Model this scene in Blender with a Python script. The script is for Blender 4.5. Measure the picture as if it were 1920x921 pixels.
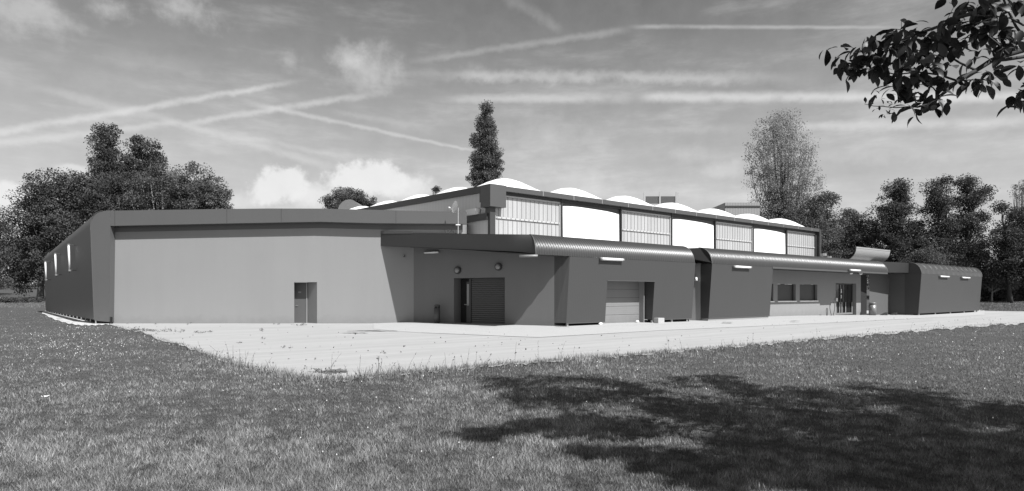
import bpy, bmesh, math, random
import numpy as np
from mathutils import Vector

rnd = random.Random(7)
rng = np.random.default_rng(11)
for o in list(bpy.data.objects):
    bpy.data.objects.remove(o)
scene = bpy.context.scene
COL = scene.collection

# ------------------------------------------------------------------ camera
F, CX, HZ, EYE = 1215.0, 960.0, 552.0, 1.65
cam_d = bpy.data.cameras.new('camera')
cam = bpy.data.objects.new('camera', cam_d)
COL.objects.link(cam)
cam.location = (0, 0, EYE)
cam.rotation_euler = (math.radians(90), 0, 0)
cam_d.sensor_width = 36
cam_d.lens = F / 1920 * 36
cam_d.shift_y = (HZ - 460.5) / 1920
cam_d.clip_start = 0.1
cam_d.clip_end = 2000
scene.camera = cam

# ------------------------------------------------------------------ light
SUN_AZ, SUN_EL = math.radians(44), math.radians(50)          # from behind the viewer, to the right
S = Vector((math.sin(SUN_AZ) * math.cos(SUN_EL), -math.cos(SUN_AZ) * math.cos(SUN_EL), math.sin(SUN_EL)))
sun_d = bpy.data.lights.new('sun', 'SUN')
sun_d.energy = 5.0
sun_d.angle = math.radians(0.5)
sun_d.color = (1, 1, 1)
sun = bpy.data.objects.new('sun', sun_d)
COL.objects.link(sun)
sun.location = S * 50
sun.rotation_euler = (-S).to_track_quat('-Z', 'Y').to_euler()
SKY_STRENGTH = 0.052
SKY_GAIN = 1.22
vs = scene.view_settings
vs.view_transform = 'Standard'
vs.look = 'None'
vs.exposure = 0.5
vs.gamma = 1
vs.use_curve_mapping = False


def pdir(x, y):
    return Vector(((x - CX) / F, 1, (HZ - y) / F)).normalized()


def build_world():
    w = bpy.data.worlds.new('World')
    scene.world = w
    w.use_nodes = True
    nt = w.node_tree
    nt.nodes.clear()
    N = nt.nodes.new
    L = nt.links.new

    def lk(src, sock):
        if isinstance(src, (int, float)):
            sock.default_value = src
        elif isinstance(src, (tuple, Vector)):
            sock.default_value = tuple(src)
        else:
            L(src, sock)

    def m(op, a, b=0.0, c=None, clamp=False):
        n = N('ShaderNodeMath')
        n.operation = op
        n.use_clamp = clamp
        lk(a, n.inputs[0])
        lk(b, n.inputs[1])
        if c is not None:
            lk(c, n.inputs[2])
        return n.outputs[0]

    def dot(v):
        n = N('ShaderNodeVectorMath')
        n.operation = 'DOT_PRODUCT'
        L(D, n.inputs[0])
        n.inputs[1].default_value = tuple(v)
        return n.outputs['Value']

    def sstep(x, lo, hi):
        n = N('ShaderNodeMapRange')
        n.interpolation_type = 'SMOOTHSTEP'
        lk(x, n.inputs[0])
        n.inputs[1].default_value = lo
        n.inputs[2].default_value = hi
        return n.outputs[0]

    def noise(scale, detail=5, rough=.55, mul=(1, 1, 1), off=(0, 0, 0)):
        mp = N('ShaderNodeMapping')
        L(D, mp.inputs[0])
        mp.inputs['Scale'].default_value = mul
        mp.inputs['Location'].default_value = off
        n = N('ShaderNodeTexNoise')
        L(mp.outputs[0], n.inputs['Vector'])
        n.inputs['Scale'].default_value = scale
        n.inputs['Detail'].default_value = detail
        n.inputs['Roughness'].default_value = rough
        return m('SUBTRACT', n.outputs['Fac'], .5)

    tc = N('ShaderNodeTexCoord')
    D = tc.outputs['Generated']
    sky = N('ShaderNodeTexSky')
    sky.sky_type = 'NISHITA'
    sky.sun_disc = False
    sky.sun_elevation = SUN_EL
    sky.sun_rotation = math.pi - SUN_AZ
    sky.air_density = 1.0
    sky.dust_density = 1.5
    bw = N('ShaderNodeRGBToBW')
    L(sky.outputs[0], bw.inputs[0])
    base = m('MULTIPLY', bw.outputs[0], SKY_GAIN)
    n1 = noise(9, 7, .6)
    n2 = noise(26, 6, .6)
    n3 = noise(70, 4, .6)
    nh = noise(5, 6, .62, (1, 1, 4.5))          # long thin veils
    nfine = m('MULTIPLY', n3, .5)
    cover = []

    def streak(x0, y0, x1, y1, w0, w1, amt, wob=.6, fade=.05, fade2=None):
        a, b = pdir(x0, y0), pdir(x1, y1)
        n = a.cross(b).normalized()
        if n.z < 0:
            n = -n
        t = (b - a).normalized()
        ta, tb = a.dot(t), b.dot(t)
        al = dot(t)
        dist = dot(n)
        k = 1 / F
        frac = m('DIVIDE', m('SUBTRACT', al, ta), tb - ta, clamp=True)
        wd = m('MULTIPLY_ADD', frac, (w1 - w0) * k, w0 * k)
        dd = m('MULTIPLY_ADD', n2, wob * k * (w0 + w1) * .9, dist)
        dd = m('MULTIPLY_ADD', n3, wob * k * (w0 + w1) * .9, dd)
        q = m('DIVIDE', m('ABSOLUTE', dd), wd)
        prof = m('SUBTRACT', 1, sstep(q, 0, 1))
        f2 = fade if fade2 is None else fade2
        e = m('MULTIPLY', sstep(al, ta - .002, ta + fade), m('SUBTRACT', 1, sstep(al, tb - f2, tb + .002)))
        v = m('MULTIPLY', m('MULTIPLY', prof, e), amt * .72)
        v = m('MULTIPLY', v, m('MULTIPLY_ADD', n2, 1.6, 1.0, clamp=True))
        cover.append(v)

    def puff(x, y, rx, ry, amt, edge=.8, nz=1.6, rot=0, flat=False):
        c = pdir(x, y)
        r = c.cross(Vector((0, 0, 1))).normalized()
        u = r.cross(c)
        cr, sr = math.cos(rot), math.sin(rot)
        r2, u2 = r * cr + u * sr, u * cr - r * sr
        lu = m('MULTIPLY', dot(r2), F / rx * 1.0)
        lv = m('MULTIPLY', dot(u2), F / ry * 1.0)
        if flat:
            lv = m('MAXIMUM', lv, m('MULTIPLY', lv, .5))
        rr = m('SQRT', m('ADD', m('MULTIPLY', lu, lu), m('MULTIPLY', lv, lv)))
        f = m('SUBTRACT', 1, rr)
        f = m('MULTIPLY_ADD', n1, nz, f)
        f = m('MULTIPLY_ADD', n2, nz * .8, f)
        f = m('MULTIPLY_ADD', n3, nz * .45, f)
        g = m('GREATER_THAN', dot(c), 0)
        v = m('MULTIPLY', m('MULTIPLY', sstep(f, 0, edge), amt), g)
        cover.append(v)

    # vapour trails
    streak(-60, 258, 590, 148, 9, 7, .62, fade=.02, fade2=.09)
    streak(-60, 276, 350, 228, 10, 8, .5, fade=.02, fade2=.03)
    streak(330, 234, 740, 170, 8, 9, .55, fade=.03, fade2=.09)
    streak(30, 155, 300, 222, 9, 13, .33, fade=.05)
    streak(255, 208, 650, 322, 9, 11, .36, fade=.04, fade2=.05)
    streak(340, 232, 660, 298, 9, 7, .25, fade=.04)
    streak(430, 185, 900, 286, 8, 4, .5, fade=.06, fade2=.02)
    streak(600, 205, 830, 245, 6, 12, .2, fade=.04)
    streak(810, 186, 1220, 182, 10, 15, .5, wob=.35, fade=.08)
    streak(1190, 182, 2000, 182, 14, 12, .8, wob=.3, fade=.03)
    streak(770, 142, 1580, 148, 14, 16, .5, fade=.12, fade2=.2)
    streak(740, 120, 1190, 54, 8, 10, .26, fade=.08, fade2=.03)
    streak(1170, 50, 1750, 52, 6, 4, .42, wob=.3, fade=.04, fade2=.1)
    streak(1180, 244, 1430, 240, 7, 14, .2, fade=.06)
    streak(1400, 240, 2000, 226, 11, 14, .55, wob=.4, fade=.06)
    streak(1250, 300, 2000, 284, 14, 24, .2, fade=.15)
    streak(940, -10, 1060, 60, 20, 10, .16, fade=.02)
    streak(130, 92, 440, 140, 18, 26, .15, fade=.1)
    streak(60, 118, 330, 200, 25, 45, .14, fade=.1)
    # soft high puffs
    puff(690, 130, 90, 55, .42, edge=1.1, nz=1.3)
    puff(650, 105, 45, 34, .3, edge=.9, nz=1.2)
    puff(545, 118, 26, 28, .22, edge=1.0)
    puff(885, 140, 50, 22, .22, edge=1.2)
    puff(60, 20, 110, 40, .34, edge=1.2, nz=1.8)
    puff(200, 14, 70, 34, .42, edge=1.2, nz=1.8)
    puff(350, 18, 60, 46, .34, edge=1.2, nz=1.9)
    puff(1020, 250, 170, 45, .2, edge=1.4, nz=1.4)
    puff(1290, 288, 40, 18, .2, edge=1.0)
    puff(1360, 318, 70, 20, .34, edge=1.1)
    puff(1080, 340, 120, 26, .25, edge=1.3)
    # low cumulus over the roofs
    puff(20, 362, 32, 20, .95, edge=.5, nz=1.0, flat=True)
    puff(140, 318, 30, 12, .6, edge=.6, nz=1.2)
    puff(520, 352, 62, 36, .95, edge=.45, nz=1.3, rot=.5)
    puff(455, 378, 60, 26, .45, edge=1.0, nz=1.2)
    puff(690, 332, 66, 38, 1.0, edge=.4, nz=1.2)
    puff(650, 348, 50, 40, 1.0, edge=.4, nz=1.2)
    puff(745, 350, 70, 24, .7, edge=.8, nz=1.3)
    puff(600, 368, 70, 34, .85, edge=.8, nz=1.2)
    puff(740, 345, 80, 32, .5, edge=1.1, nz=1.4)
    veil = m('MULTIPLY', sstep(nh, -.02, .3), .22)
    lowband = m('SUBTRACT', 1, sstep(dot((0, 0, 1)), .04, .44))
    veil = m('ADD', veil, m('MULTIPLY', lowband, m('MULTIPLY_ADD', nh, .6, .52)))
    veil = m('ADD', veil, m('MULTIPLY_ADD', n2, .12, .03))
    inv = m('SUBTRACT', 1, m('MULTIPLY', veil, 1, clamp=True))
    for c in cover:
        inv = m('MULTIPLY', inv, m('SUBTRACT', 1, c))
    k = m('SUBTRACT', 1, inv, clamp=True)
    CL = 11.5
    shade = m('MULTIPLY_ADD', n2, 1.6, CL)
    out = m('ADD', m('MULTIPLY', base, inv), m('MULTIPLY', shade, k))
    comb = N('ShaderNodeCombineColor')
    for i in range(3):
        L(out, comb.inputs[i])
    bg = N('ShaderNodeBackground')
    L(comb.outputs[0], bg.inputs['Color'])
    bg.inputs['Strength'].default_value = SKY_STRENGTH
    ow = N('ShaderNodeOutputWorld')
    L(bg.outputs[0], ow.inputs['Surface'])


build_world()
scene.cycles.max_bounces = 6
scene.cycles.diffuse_bounces = 1
scene.cycles.transparent_max_bounces = 8


# ------------------------------------------------------------------ helpers
def gz(x, y):
    """height of the ground"""
    s = (x - 2.65) * BX + (y - 31.6) * BY
    t = min(1, max(0, (s - 22) / 24))
    z = -.27 * t * t * (3 - 2 * t) * (1 if y < 75 else max(0, 1 - (y - 75) / 20))
    if y > 66:
        r = min(y, 150) - 66
        z += .045 * r * min(1, r / 12)
    return z


BX, BY = .773, .6345            # along the right facade, away from the viewer
NX, NY = .6345, -.773           # its outward normal
OX, OY = 2.65, 31.6


def FB(s, d, z):
    return (OX + s * BX + d * NX, OY + s * BY + d * NY, z)


def sx(px, d=0.0):
    k = (px - CX) / F
    return (k * (OY + d * NY) - (OX + d * NX)) / (BX - k * BY)


def PT(x, y, Y):
    return ((x - CX) / F * Y, Y, EYE + (HZ - y) / F * Y)


def ground(x, y):
    """the point of the ground seen at a place in the photograph"""
    k, kx = (y - HZ) / F, (x - CX) / F

    def f(Y):
        return EYE - k * Y - gz(kx * Y, Y)
    a, b = 1.0, 2.0
    while f(b) > 0 and b < 140:
        a, b = b, b * 1.12
    for _ in range(26):
        c = (a + b) / 2
        if f(c) > 0:
            a = c
        else:
            b = c
    Y = min(b, 140)
    X = kx * Y
    return X, Y, gz(X, Y)


class M:
    def __init__(s):
        s.v = []
        s.f = []

    def q(s, *p):
        i = len(s.v)
        s.v += [tuple(a) for a in p]
        s.f.append(tuple(range(i, i + len(p))))
        return s

    def box(s, o, a, b, c):
        """box from corner o with edge vectors a,b,c"""
        o, a, b, c = map(Vector, (o, a, b, c))
        i = len(s.v)
        s.v += [tuple(p) for p in (o, o + a, o + a + b, o + b, o + c, o + a + c, o + a + b + c, o + b + c)]
        if a.cross(b).dot(c) > 0:
            fs = [(3, 2, 1, 0), (4, 5, 6, 7), (0, 1, 5, 4), (1, 2, 6, 5), (2, 3, 7, 6), (3, 0, 4, 7)]
        else:
            fs = [(0, 1, 2, 3), (7, 6, 5, 4), (4, 5, 1, 0), (5, 6, 2, 1), (6, 7, 3, 2), (7, 4, 0, 3)]
        s.f += [tuple(i + k for k in f) for f in fs]
        return s

    def fbox(s, s0, s1, d0, d1, z0, z1):
        """box in facade coordinates"""
        return s.box(FB(s0, d0, z0), Vector((BX, BY, 0)) * (s1 - s0), Vector((NX, NY, 0)) * (d1 - d0), (0, 0, z1 - z0))

    def prism(s, poly, z0, z1):
        n = len(poly)
        area = sum(poly[i][0] * poly[(i + 1) % n][1] - poly[(i + 1) % n][0] * poly[i][1] for i in range(n))
        if area < 0:
            poly = poly[::-1]
        i = len(s.v)
        zz0 = z0 if isinstance(z0, (list, tuple)) else [z0] * n
        zz1 = z1 if isinstance(z1, (list, tuple)) else [z1] * n
        if area < 0:
            zz0 = list(zz0)[::-1]
            zz1 = list(zz1)[::-1]
        s.v += [(p[0], p[1], z) for p, z in zip(poly, zz0)] + [(p[0], p[1], z) for p, z in zip(poly, zz1)]
        s.f.append(tuple(i + k for k in range(n))[::-1])
        s.f.append(tuple(i + n + k for k in range(n)))
        for k in range(n):
            j = (k + 1) % n
            s.f.append((i + k, i + j, i + n + j, i + n + k))
        return s

    def tube(s, pts, rad, sides=6, cap=True):
        pts = [Vector(p) for p in pts]
        if not isinstance(rad, (list, tuple)):
            rad = [rad] * len(pts)
        i0 = len(s.v)
        for k, p in enumerate(pts):
            t = (pts[min(k + 1, len(pts) - 1)] - pts[max(k - 1, 0)]).normalized()
            up = Vector((0, 0, 1)) if abs(t.z) < .9 else Vector((1, 0, 0))
            a = t.cross(up).normalized()
            b = t.cross(a)
            for j in range(sides):
                th = 2 * math.pi * j / sides
                s.v.append(tuple(p + (a * math.cos(th) + b * math.sin(th)) * rad[k]))
        for k in range(len(pts) - 1):
            for j in range(sides):
                j2 = (j + 1) % sides
                a, b = i0 + k * sides, i0 + (k + 1) * sides
                s.f.append((a + j, b + j, b + j2, a + j2))
        if cap:
            s.f.append(tuple(i0 + j for j in range(sides)))
            s.f.append(tuple(i0 + (len(pts) - 1) * sides + j for j in range(sides))[::-1])
        return s

    def build(s, name, mat, parent=None, smooth=False, bevel=0):
        me = bpy.data.meshes.new(name)
        me.from_pydata(s.v, [], s.f)
        me.materials.append(mat)
        me.update()
        if smooth:
            me.polygons.foreach_set('use_smooth', [True] * len(me.polygons))
        o = bpy.data.objects.new(name, me)
        COL.objects.link(o)
        if parent:
            o.parent = parent
            if parent.type == 'EMPTY':
                o.matrix_parent_inverse = parent.matrix_world.inverted() if False else o.matrix_parent_inverse
                o.location = -Vector(parent['base']) if 'base' in parent else (0, 0, 0)
        if bevel:
            b = o.modifiers.new('bevel', 'BEVEL')
            b.width = bevel
            b.segments = 2
            b.limit_method = 'ANGLE'
        return o


def tag(o, label=None, cat=None, group=None, kind=None):
    if label:
        o['label'] = label
    if cat:
        o['category'] = cat
    if group:
        o['group'] = group
    if kind:
        o['kind'] = kind
    return o


def thing(name, loc, label, cat, group=None):
    """Empty at the base of a thing; parts are modelled in world coordinates and shifted back"""
    o = bpy.data.objects.new(name, None)
    o.empty_display_size = .3
    COL.objects.link(o)
    o.location = loc
    o['base'] = tuple(loc)
    tag(o, label, cat, group)
    return o


# ------------------------------------------------------------------ materials
MATS = {}


def mat(name, val, rough=.8, metal=0.0, nscale=0, namp=0, bump=0, bscale=60, fine=0, stretch=(1, 1, 1), spec=.5,
        attr=None, trans=0, wave=None, stain=0, rotz=0):
    m = bpy.data.materials.new(name)
    m.use_nodes = True
    nt = m.node_tree
    N, L = nt.nodes.new, nt.links.new
    b = nt.nodes['Principled BSDF']
    b.inputs['Roughness'].default_value = rough
    b.inputs['Metallic'].default_value = metal
    b.inputs['Specular IOR Level'].default_value = spec

    def mm(op, a, c, clamp=False):
        n = N('ShaderNodeMath')
        n.operation = op
        n.use_clamp = clamp
        for s_, v_ in ((0, a), (1, c)):
            if isinstance(v_, (int, float)):
                n.inputs[s_].default_value = v_
            else:
                L(v_, n.inputs[s_])
        return n.outputs[0]
    g = N('ShaderNodeNewGeometry')
    pos = g.outputs['Position']
    mp = N('ShaderNodeMapping')
    L(pos, mp.inputs[0])
    mp.inputs['Scale'].default_value = stretch
    if rotz:
        m0 = N('ShaderNodeMapping')
        L(pos, m0.inputs[0])
        m0.inputs['Rotation'].default_value = (0, 0, rotz)
        L(m0.outputs[0], mp.inputs[0])
    cur = None

    def noise(sc, det=4, ro=.55):
        n = N('ShaderNodeTexNoise')
        L(mp.outputs[0], n.inputs['Vector'])
        n.inputs['Scale'].default_value = sc
        n.inputs['Detail'].default_value = det
        n.inputs['Roughness'].default_value = ro
        return n.outputs['Fac']
    fac = None
    if namp:
        fac = mm('ADD', mm('MULTIPLY', mm('SUBTRACT', noise(nscale, 6, .6), .5), 2 * namp), 1)
    if fine:
        f2 = mm('ADD', mm('MULTIPLY', mm('SUBTRACT', noise(bscale, 3, .6), .5), 2 * fine), 1)
        fac = f2 if fac is None else mm('MULTIPLY', fac, f2)
    if stain:
        n = N('ShaderNodeTexNoise')
        m2 = N('ShaderNodeMapping')
        L(pos, m2.inputs[0])
        m2.inputs['Scale'].default_value = (1.2, 1.2, .12)
        L(m2.outputs[0], n.inputs['Vector'])
        n.inputs['Scale'].default_value = 1.6
        n.inputs['Detail'].default_value = 6
        st = mm('ADD', mm('MULTIPLY', mm('SUBTRACT', n.outputs['Fac'], .5), 2 * stain), 1)
        fac = st if fac is None else mm('MULTIPLY', fac, st)
        # splash dirt that follows the foot of the wall
        sp = N('ShaderNodeSeparateXYZ')
        L(pos, sp.inputs[0])
        mr = N('ShaderNodeMapRange')
        mr.inputs[1].default_value = .02
        mr.inputs[2].default_value = .5
        L(mm('ADD', sp.outputs['Z'], mm('MULTIPLY', mm('SUBTRACT', noise(3.0, 4), .5), .7)), mr.inputs[0])
        mr.inputs[3].default_value = .86
        mr.inputs[4].default_value = 1.0
        fac = mm('MULTIPLY', fac, mr.outputs[0])
    if attr:
        a = N('ShaderNodeAttribute')
        a.attribute_name = attr
        fac = a.outputs['Fac'] if fac is None else mm('MULTIPLY', fac, a.outputs['Fac'])
    if wave:
        # (direction vector, period, depth) : grooves / boards
        dvec, per, dep = wave
        vd = N('ShaderNodeVectorMath')
        vd.operation = 'DOT_PRODUCT'
        L(pos, vd.inputs[0])
        vd.inputs[1].default_value = dvec
        sn = mm('SINE', mm('MULTIPLY', vd.outputs['Value'], 2 * math.pi / per), 0)
        wv = mm('ADD', mm('MULTIPLY', sn, dep), 1)
        fac = wv if fac is None else mm('MULTIPLY', fac, wv)
    if fac is not None:
        v = mm('MULTIPLY', fac, val)
        c = N('ShaderNodeCombineColor')
        for i in range(3):
            L(v, c.inputs[i])
        L(c.outputs[0], b.inputs['Base Color'])
        cur = c.outputs[0]
    else:
        b.inputs['Base Color'].default_value = (val, val, val, 1)
    if bump:
        bn = N('ShaderNodeBump')
        bn.inputs['Strength'].default_value = bump
        bn.inputs['Distance'].default_value = .02
        L(noise(bscale, 4, .6), bn.inputs['Height'])
        L(bn.outputs[0], b.inputs['Normal'])
    if trans:
        t = N('ShaderNodeBsdfTranslucent')
        if cur:
            L(cur, t.inputs['Color'])
        else:
            t.inputs['Color'].default_value = (val, val, val, 1)
        mx = N('ShaderNodeMixShader')
        mx.inputs[0].default_value = trans
        out = nt.nodes['Material Output']
        L(b.outputs[0], mx.inputs[1])
        L(t.outputs[0], mx.inputs[2])
        L(mx.outputs[0], out.inputs['Surface'])
    MATS[name] = m
    return m


stucco = mat('pale_render', .257, .9, nscale=.35, namp=.05, bump=.15, bscale=30, fine=.04, stain=.04)
gapm = mat('gap_render', .25, .9, nscale=.35, namp=.05, bscale=30, fine=.04)
deepm = mat('deep_grey_metal', .022, .6)
stucco3 = mat('bay_render', .16, .9, nscale=.35, namp=.05, bump=.15, bscale=30, fine=.04, stain=.04)  # darker than the other render, to deepen the shade in the recess
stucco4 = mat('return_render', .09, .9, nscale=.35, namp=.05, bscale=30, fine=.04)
stucco2 = mat('entrance_render', .23, .9, nscale=.35, namp=.06, bump=.15, bscale=30, fine=.04, stain=.04)
cladding = mat('dark_cladding', .05, .6, nscale=.5, namp=.06, bscale=9, fine=.05, wave=((BX, BY, 0), .12, .04))
sidecl = mat('side_cladding', .075, .55, nscale=.4, namp=.06, bscale=9, fine=.05)
bandm = mat('band_metal', .1, .5, nscale=.5, namp=.05, bscale=12, fine=.04, stain=.03)
fasciam = mat('fascia_metal', .045, .45, nscale=.8, namp=.05)
gutterm = mat('gutter_metal', .075, .45, nscale=.8, namp=.06)
roofm = mat('ribbed_roof_metal', .065, .33, metal=.3, nscale=.7, namp=.08)
soffit = mat('soffit', .035, .8)
white = mat('white_tarp', .86, .6, nscale=.6, namp=.03)
domem = mat('dome_membrane', .86, .55, nscale=.4, namp=.03)
gable = mat('gable_sheet', .6, .7, nscale=.5, namp=.05, wave=((-.6345, .773, 0), .35, .025))
polym = mat('polycarbonate', .42, .3, nscale=.5, namp=.12, stain=.2)
polyr = mat('polycarbonate_rib', .3, .4)
railm = mat('rail_white', .46, .5)
darkm = mat('dark_frame', .035, .5)
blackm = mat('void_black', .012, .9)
shutter = mat('roller_shutter', .07, .55, nscale=1.2, namp=.08, wave=((0, 0, 1), .11, .3))
garage = mat('garage_door_steel', .2, .55, nscale=.8, namp=.06, stain=.06)
doorm = mat('door_paint', .1, .5, nscale=1.5, namp=.05)
winm = mat('window_shutter', .045, .5, nscale=1.5, namp=.1)
glassm = mat('door_glass', .02, .08, spec=.8)
lampw = mat('lamp_plastic', .8, .3)
lampg = mat('lamp_grey', .25, .4)
steel = mat('galvanised_steel', .4, .35, metal=.4)
binm = mat('bin_steel', .2, .4, metal=.3, nscale=4, namp=.1)
conc = mat('concrete', .42, .9, nscale=2, namp=.12, fine=.12, bscale=30)
plinthm = mat('plinth_concrete', .27, .9, nscale=2, namp=.1)
apronm = mat('washed_concrete', .38, .95, nscale=1.1, namp=.07, bump=.4, bscale=22, fine=.2)
forem = mat('compacted_limestone', .34, .95, nscale=.9, namp=.28, bump=.3, bscale=14, fine=.1, stretch=(.16, 1.5, 1), rotz=-.688)
gravelm = mat('pale_gravel', .5, .95, bump=.8, bscale=25, fine=.35)
soil = mat('lawn_soil', .055, 1, nscale=.6, namp=.3, bscale=14, fine=.5, bump=.5)
grassm = mat('grass_blades', .18, .65, nscale=.35, namp=.3, attr='tone', trans=.25)
leafm = mat('tree_leaves', .08, .75, spec=.2, attr='tone', trans=.25)
leafl = mat('light_tree_leaves', .115, .75, spec=.2, attr='tone', trans=.3)
leafh = mat('hazy_tree_leaves', .19, .7, attr='tone', trans=.3)
leafx = mat('aspen_leaves', .26, .7, spec=.2, attr='tone', trans=.4)
leafn = mat('walnut_leaves', .035, .5, attr='tone', trans=.22)
bark = mat('bark', .1, .9, nscale=3, namp=.3)
barkp = mat('pale_bark', .3, .9, nscale=3, namp=.3)
barkd = mat('dark_bark', .045, .9, nscale=8, namp=.3)


# ------------------------------------------------------------------ ground
def grid_sheet(name, xs, ys, m, zoff=0.0):
    v = [(x, y, gz(x, y) + zoff) for y in ys for x in xs]
    nx = len(xs)
    f = [(j * nx + i, j * nx + i + 1, (j + 1) * nx + i + 1, (j + 1) * nx + i) for j in range(len(ys) - 1) for i in range(nx - 1)]
    me = bpy.data.meshes.new(name)
    me.from_pydata(v, [], f)
    me.materials.append(m)
    o = bpy.data.objects.new(name, me)
    COL.objects.link(o)
    return o


xs = sorted(set([-900, -600, -400, -300, -200, -150, -120] + list(range(-100, 111, 2)) + [130, 160, 200, 300, 400, 600, 900]))
ys = sorted(set([-300, -100, -40] + list(range(-20, 152, 2)) + [170, 200, 260, 400, 700, 1200]))
g = grid_sheet('lawn_ground', xs, ys, soil)
tag(g, kind='structure')

LOW = [(-400, 575), (0, 575), (60, 580), (78, 588), (100, 599), (125, 607), (150, 611), (176, 611), (205, 609), (215, 612),
       (235, 617), (260, 623), (280, 630), (300, 638), (322, 645), (345, 650), (365, 657), (385, 667), (405, 674),
       (430, 682), (460, 692), (490, 700), (520, 707), (560, 713), (600, 717), (650, 716), (700, 709), (750, 704),
       (800, 700), (850, 696), (900, 690), (960, 685), (1040, 679), (1120, 673), (1200, 667), (1300, 658),
       (1400, 650), (1500, 641), (1600, 632), (1700, 624), (1800, 615), (1920, 607), (2100, 598), (2400, 592)]
UP = [(205, 600), (950, 600), (1040, 598), (1300, 594), (1440, 588), (1600, 583), (1722, 583), (1800, 580), (1842, 583.2), (1920, 584.5),
      (2100, 584), (2400, 583)]


def ip(tab, x):
    return float(np.interp(x, [a for a, _ in tab], [b for _, b in tab]))


def loft(name, cols, lo, up, m, zoff, rows=14):
    v, f = [], []
    for x in cols:
        y0, y1 = lo(x), up(x)
        a, b = ground(x, y0), ground(x, y1)
        for r in range(rows + 1):
            t = r / rows
            X, Y = a[0] + (b[0] - a[0]) * t, a[1] + (b[1] - a[1]) * t
            z = zoff(X, Y, t) if callable(zoff) else zoff
            v.append((X, Y, gz(X, Y) + z))
    n = rows + 1
    for i in range(len(cols) - 1):
        for r in range(rows):
            f.append((i * n + r, (i + 1) * n + r, (i + 1) * n + r + 1, i * n + r + 1))
    me = bpy.data.meshes.new(name)
    me.from_pydata(v, [], f)
    me.materials.append(m)
    o = bpy.data.objects.new(name, me)
    COL.objects.link(o)
    return o


def lowj(x):
    return ip(LOW, x) + 1.6 * math.sin(x * .11) + 1.0 * math.sin(x * .37 + 1) + .8 * math.sin(x * .9)


fc = loft('forecourt_path', list(np.linspace(206, 2400, 420)), lambda x: lowj(x) if x > 230 else ip(LOW, x),
          lambda x: ip(UP, x), forem, .022)
tag(fc, kind='structure')

# washed-concrete apron: kerb line towards the viewer, rising slightly to the walls
KERB = [(700, 618), (740, 622), (795, 625.5), (880, 629), (960, 632.5), (1010, 634.2), (1120, 628), (1240, 621), (1460, 611),
        (1640, 602), (1760, 596), (1900, 588.5)]
AUP = [(700, 606), (740, 603.5), (775, 600), (900, 600), (1040, 605), (1300, 597), (1440, 590), (1600, 583), (1722, 583), (1900, 581)]


def apz(X, Y, t):
    s = (X - OX) * BX + (Y - OY) * BY
    w = max(0, min(1, (14 - s) / 10))
    return .03 + w * .075 * min(1, t * 1.7) * max(0, min(1, (X + 7.6) / 2.2))


ap = loft('apron_path', list(np.linspace(700, 1846, 160)), lambda x: ip(KERB, x), lambda x: ip(AUP, x), apronm, apz, rows=10)
tag(ap, kind='structure')
# dark joint along the edge of the apron
def joint(tab, x0, x1, w=.045, zo=.036, dy=0):
    mk = M()
    prev = None
    for x in np.linspace(x0, x1, 90):
        a = ground(x, ip(tab, x) + dy)
        nrm = Vector((a[0], a[1], 0)).normalized() * w
        p, q_ = (a[0], a[1], a[2] + zo), (a[0] + nrm.x, a[1] + nrm.y, a[2] + zo)
        if prev:
            mk.q(prev[0], p, q_, prev[1])
        prev = (p, q_)
    return mk


jm = mat('joint_dirt', .12, .9, nscale=3, namp=.5)
tag(joint(KERB, 790, 1840).build('path_joint', jm), kind='structure')
J2 = [(1085, 616.5), (1240, 611.3), (1330, 607), (1460, 601)]
tag(joint(J2, 1085, 1460, .03, .1).build('path_joint', jm), kind='structure')
# dirt smears, drains
for (a, b, y0, w) in ((650, 745, 622.5, .16), (640, 690, 626.5, .1), (1040, 1068, 616.6, .1), (1355, 1376, 608, .2), (600, 650, 701, .2),
                      (1484, 1500, 605, .15)):
    mk = M()
    pr = None
    for x in np.linspace(a, b, 16):
        X, Y, z = ground(x, y0 + rnd.uniform(-.3, .3))
        ww = w * (.25 + .75 * math.sin(math.pi * (x - a) / (b - a))) * rnd.uniform(.6, 1.2)
        p, q_ = (X, Y, z + .1 if y0 < 618 else z + .045), (X, Y + ww * 3, z + .1 if y0 < 618 else z + .045)
        if pr:
            mk.q(pr[0], p, q_, pr[1])
        pr = (p, q_)
    tag(mk.build('path_stain', jm), kind='structure')

# pale gravel strip under the left side wall
gs = loft('gravel_path', list(np.linspace(79, 205, 60)),
          lambda x: ip([(79, 588), (100, 599), (125, 607), (150, 611), (176, 611), (205, 609)], x) + .8 * math.sin(x * .5),
          lambda x: ip([(79, 585), (88, 582), (130, 588), (205, 598)], x), gravelm, .03, 6)
tag(gs, kind='structure')
# distant track on the left
dt = loft('distant_path', list(np.linspace(-200, 84, 30)), lambda x: 561 + x * .012, lambda x: 558.5 + x * .01, gravelm, .05, 3)
tag(dt, kind='structure')

def weld(o):
    bm = bmesh.new()
    bm.from_mesh(o.data)
    bmesh.ops.remove_doubles(bm, verts=bm.verts, dist=.0005)
    bm.to_mesh(o.data)
    bm.free()
    o.data.polygons.foreach_set('use_smooth', [True] * len(o.data.polygons))


# ------------------------------------------------------------------ left wing
FY = 36.25
WIN = [(206, 5.62), (400, 5.7), (600, 5.8), (875, 5.7)]
lw = thing('left_wing', (-15, FY, 0), 'long low wing with pale rendered front wall under an overhanging dark band', 'building')
X0 = (205.5 - CX) / F * FY
XD0, XD1 = (551.5 - CX) / F * FY, (594.5 - CX) / F * FY
XE = -5.50
mk = M()
WT = 6.0
DH = 2.33
mk.q((X0, FY, -.1), (XD0, FY, -.1), (XD0, FY, WT), (X0, FY, WT))
mk.q((XD0, FY, DH), (XD1, FY, DH), (XD1, FY, WT), (XD0, FY, WT))
mk.q((XD1, FY, -.1), (XE, FY, -.1), (XE, FY, WT), (XD1, FY, WT))
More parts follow.
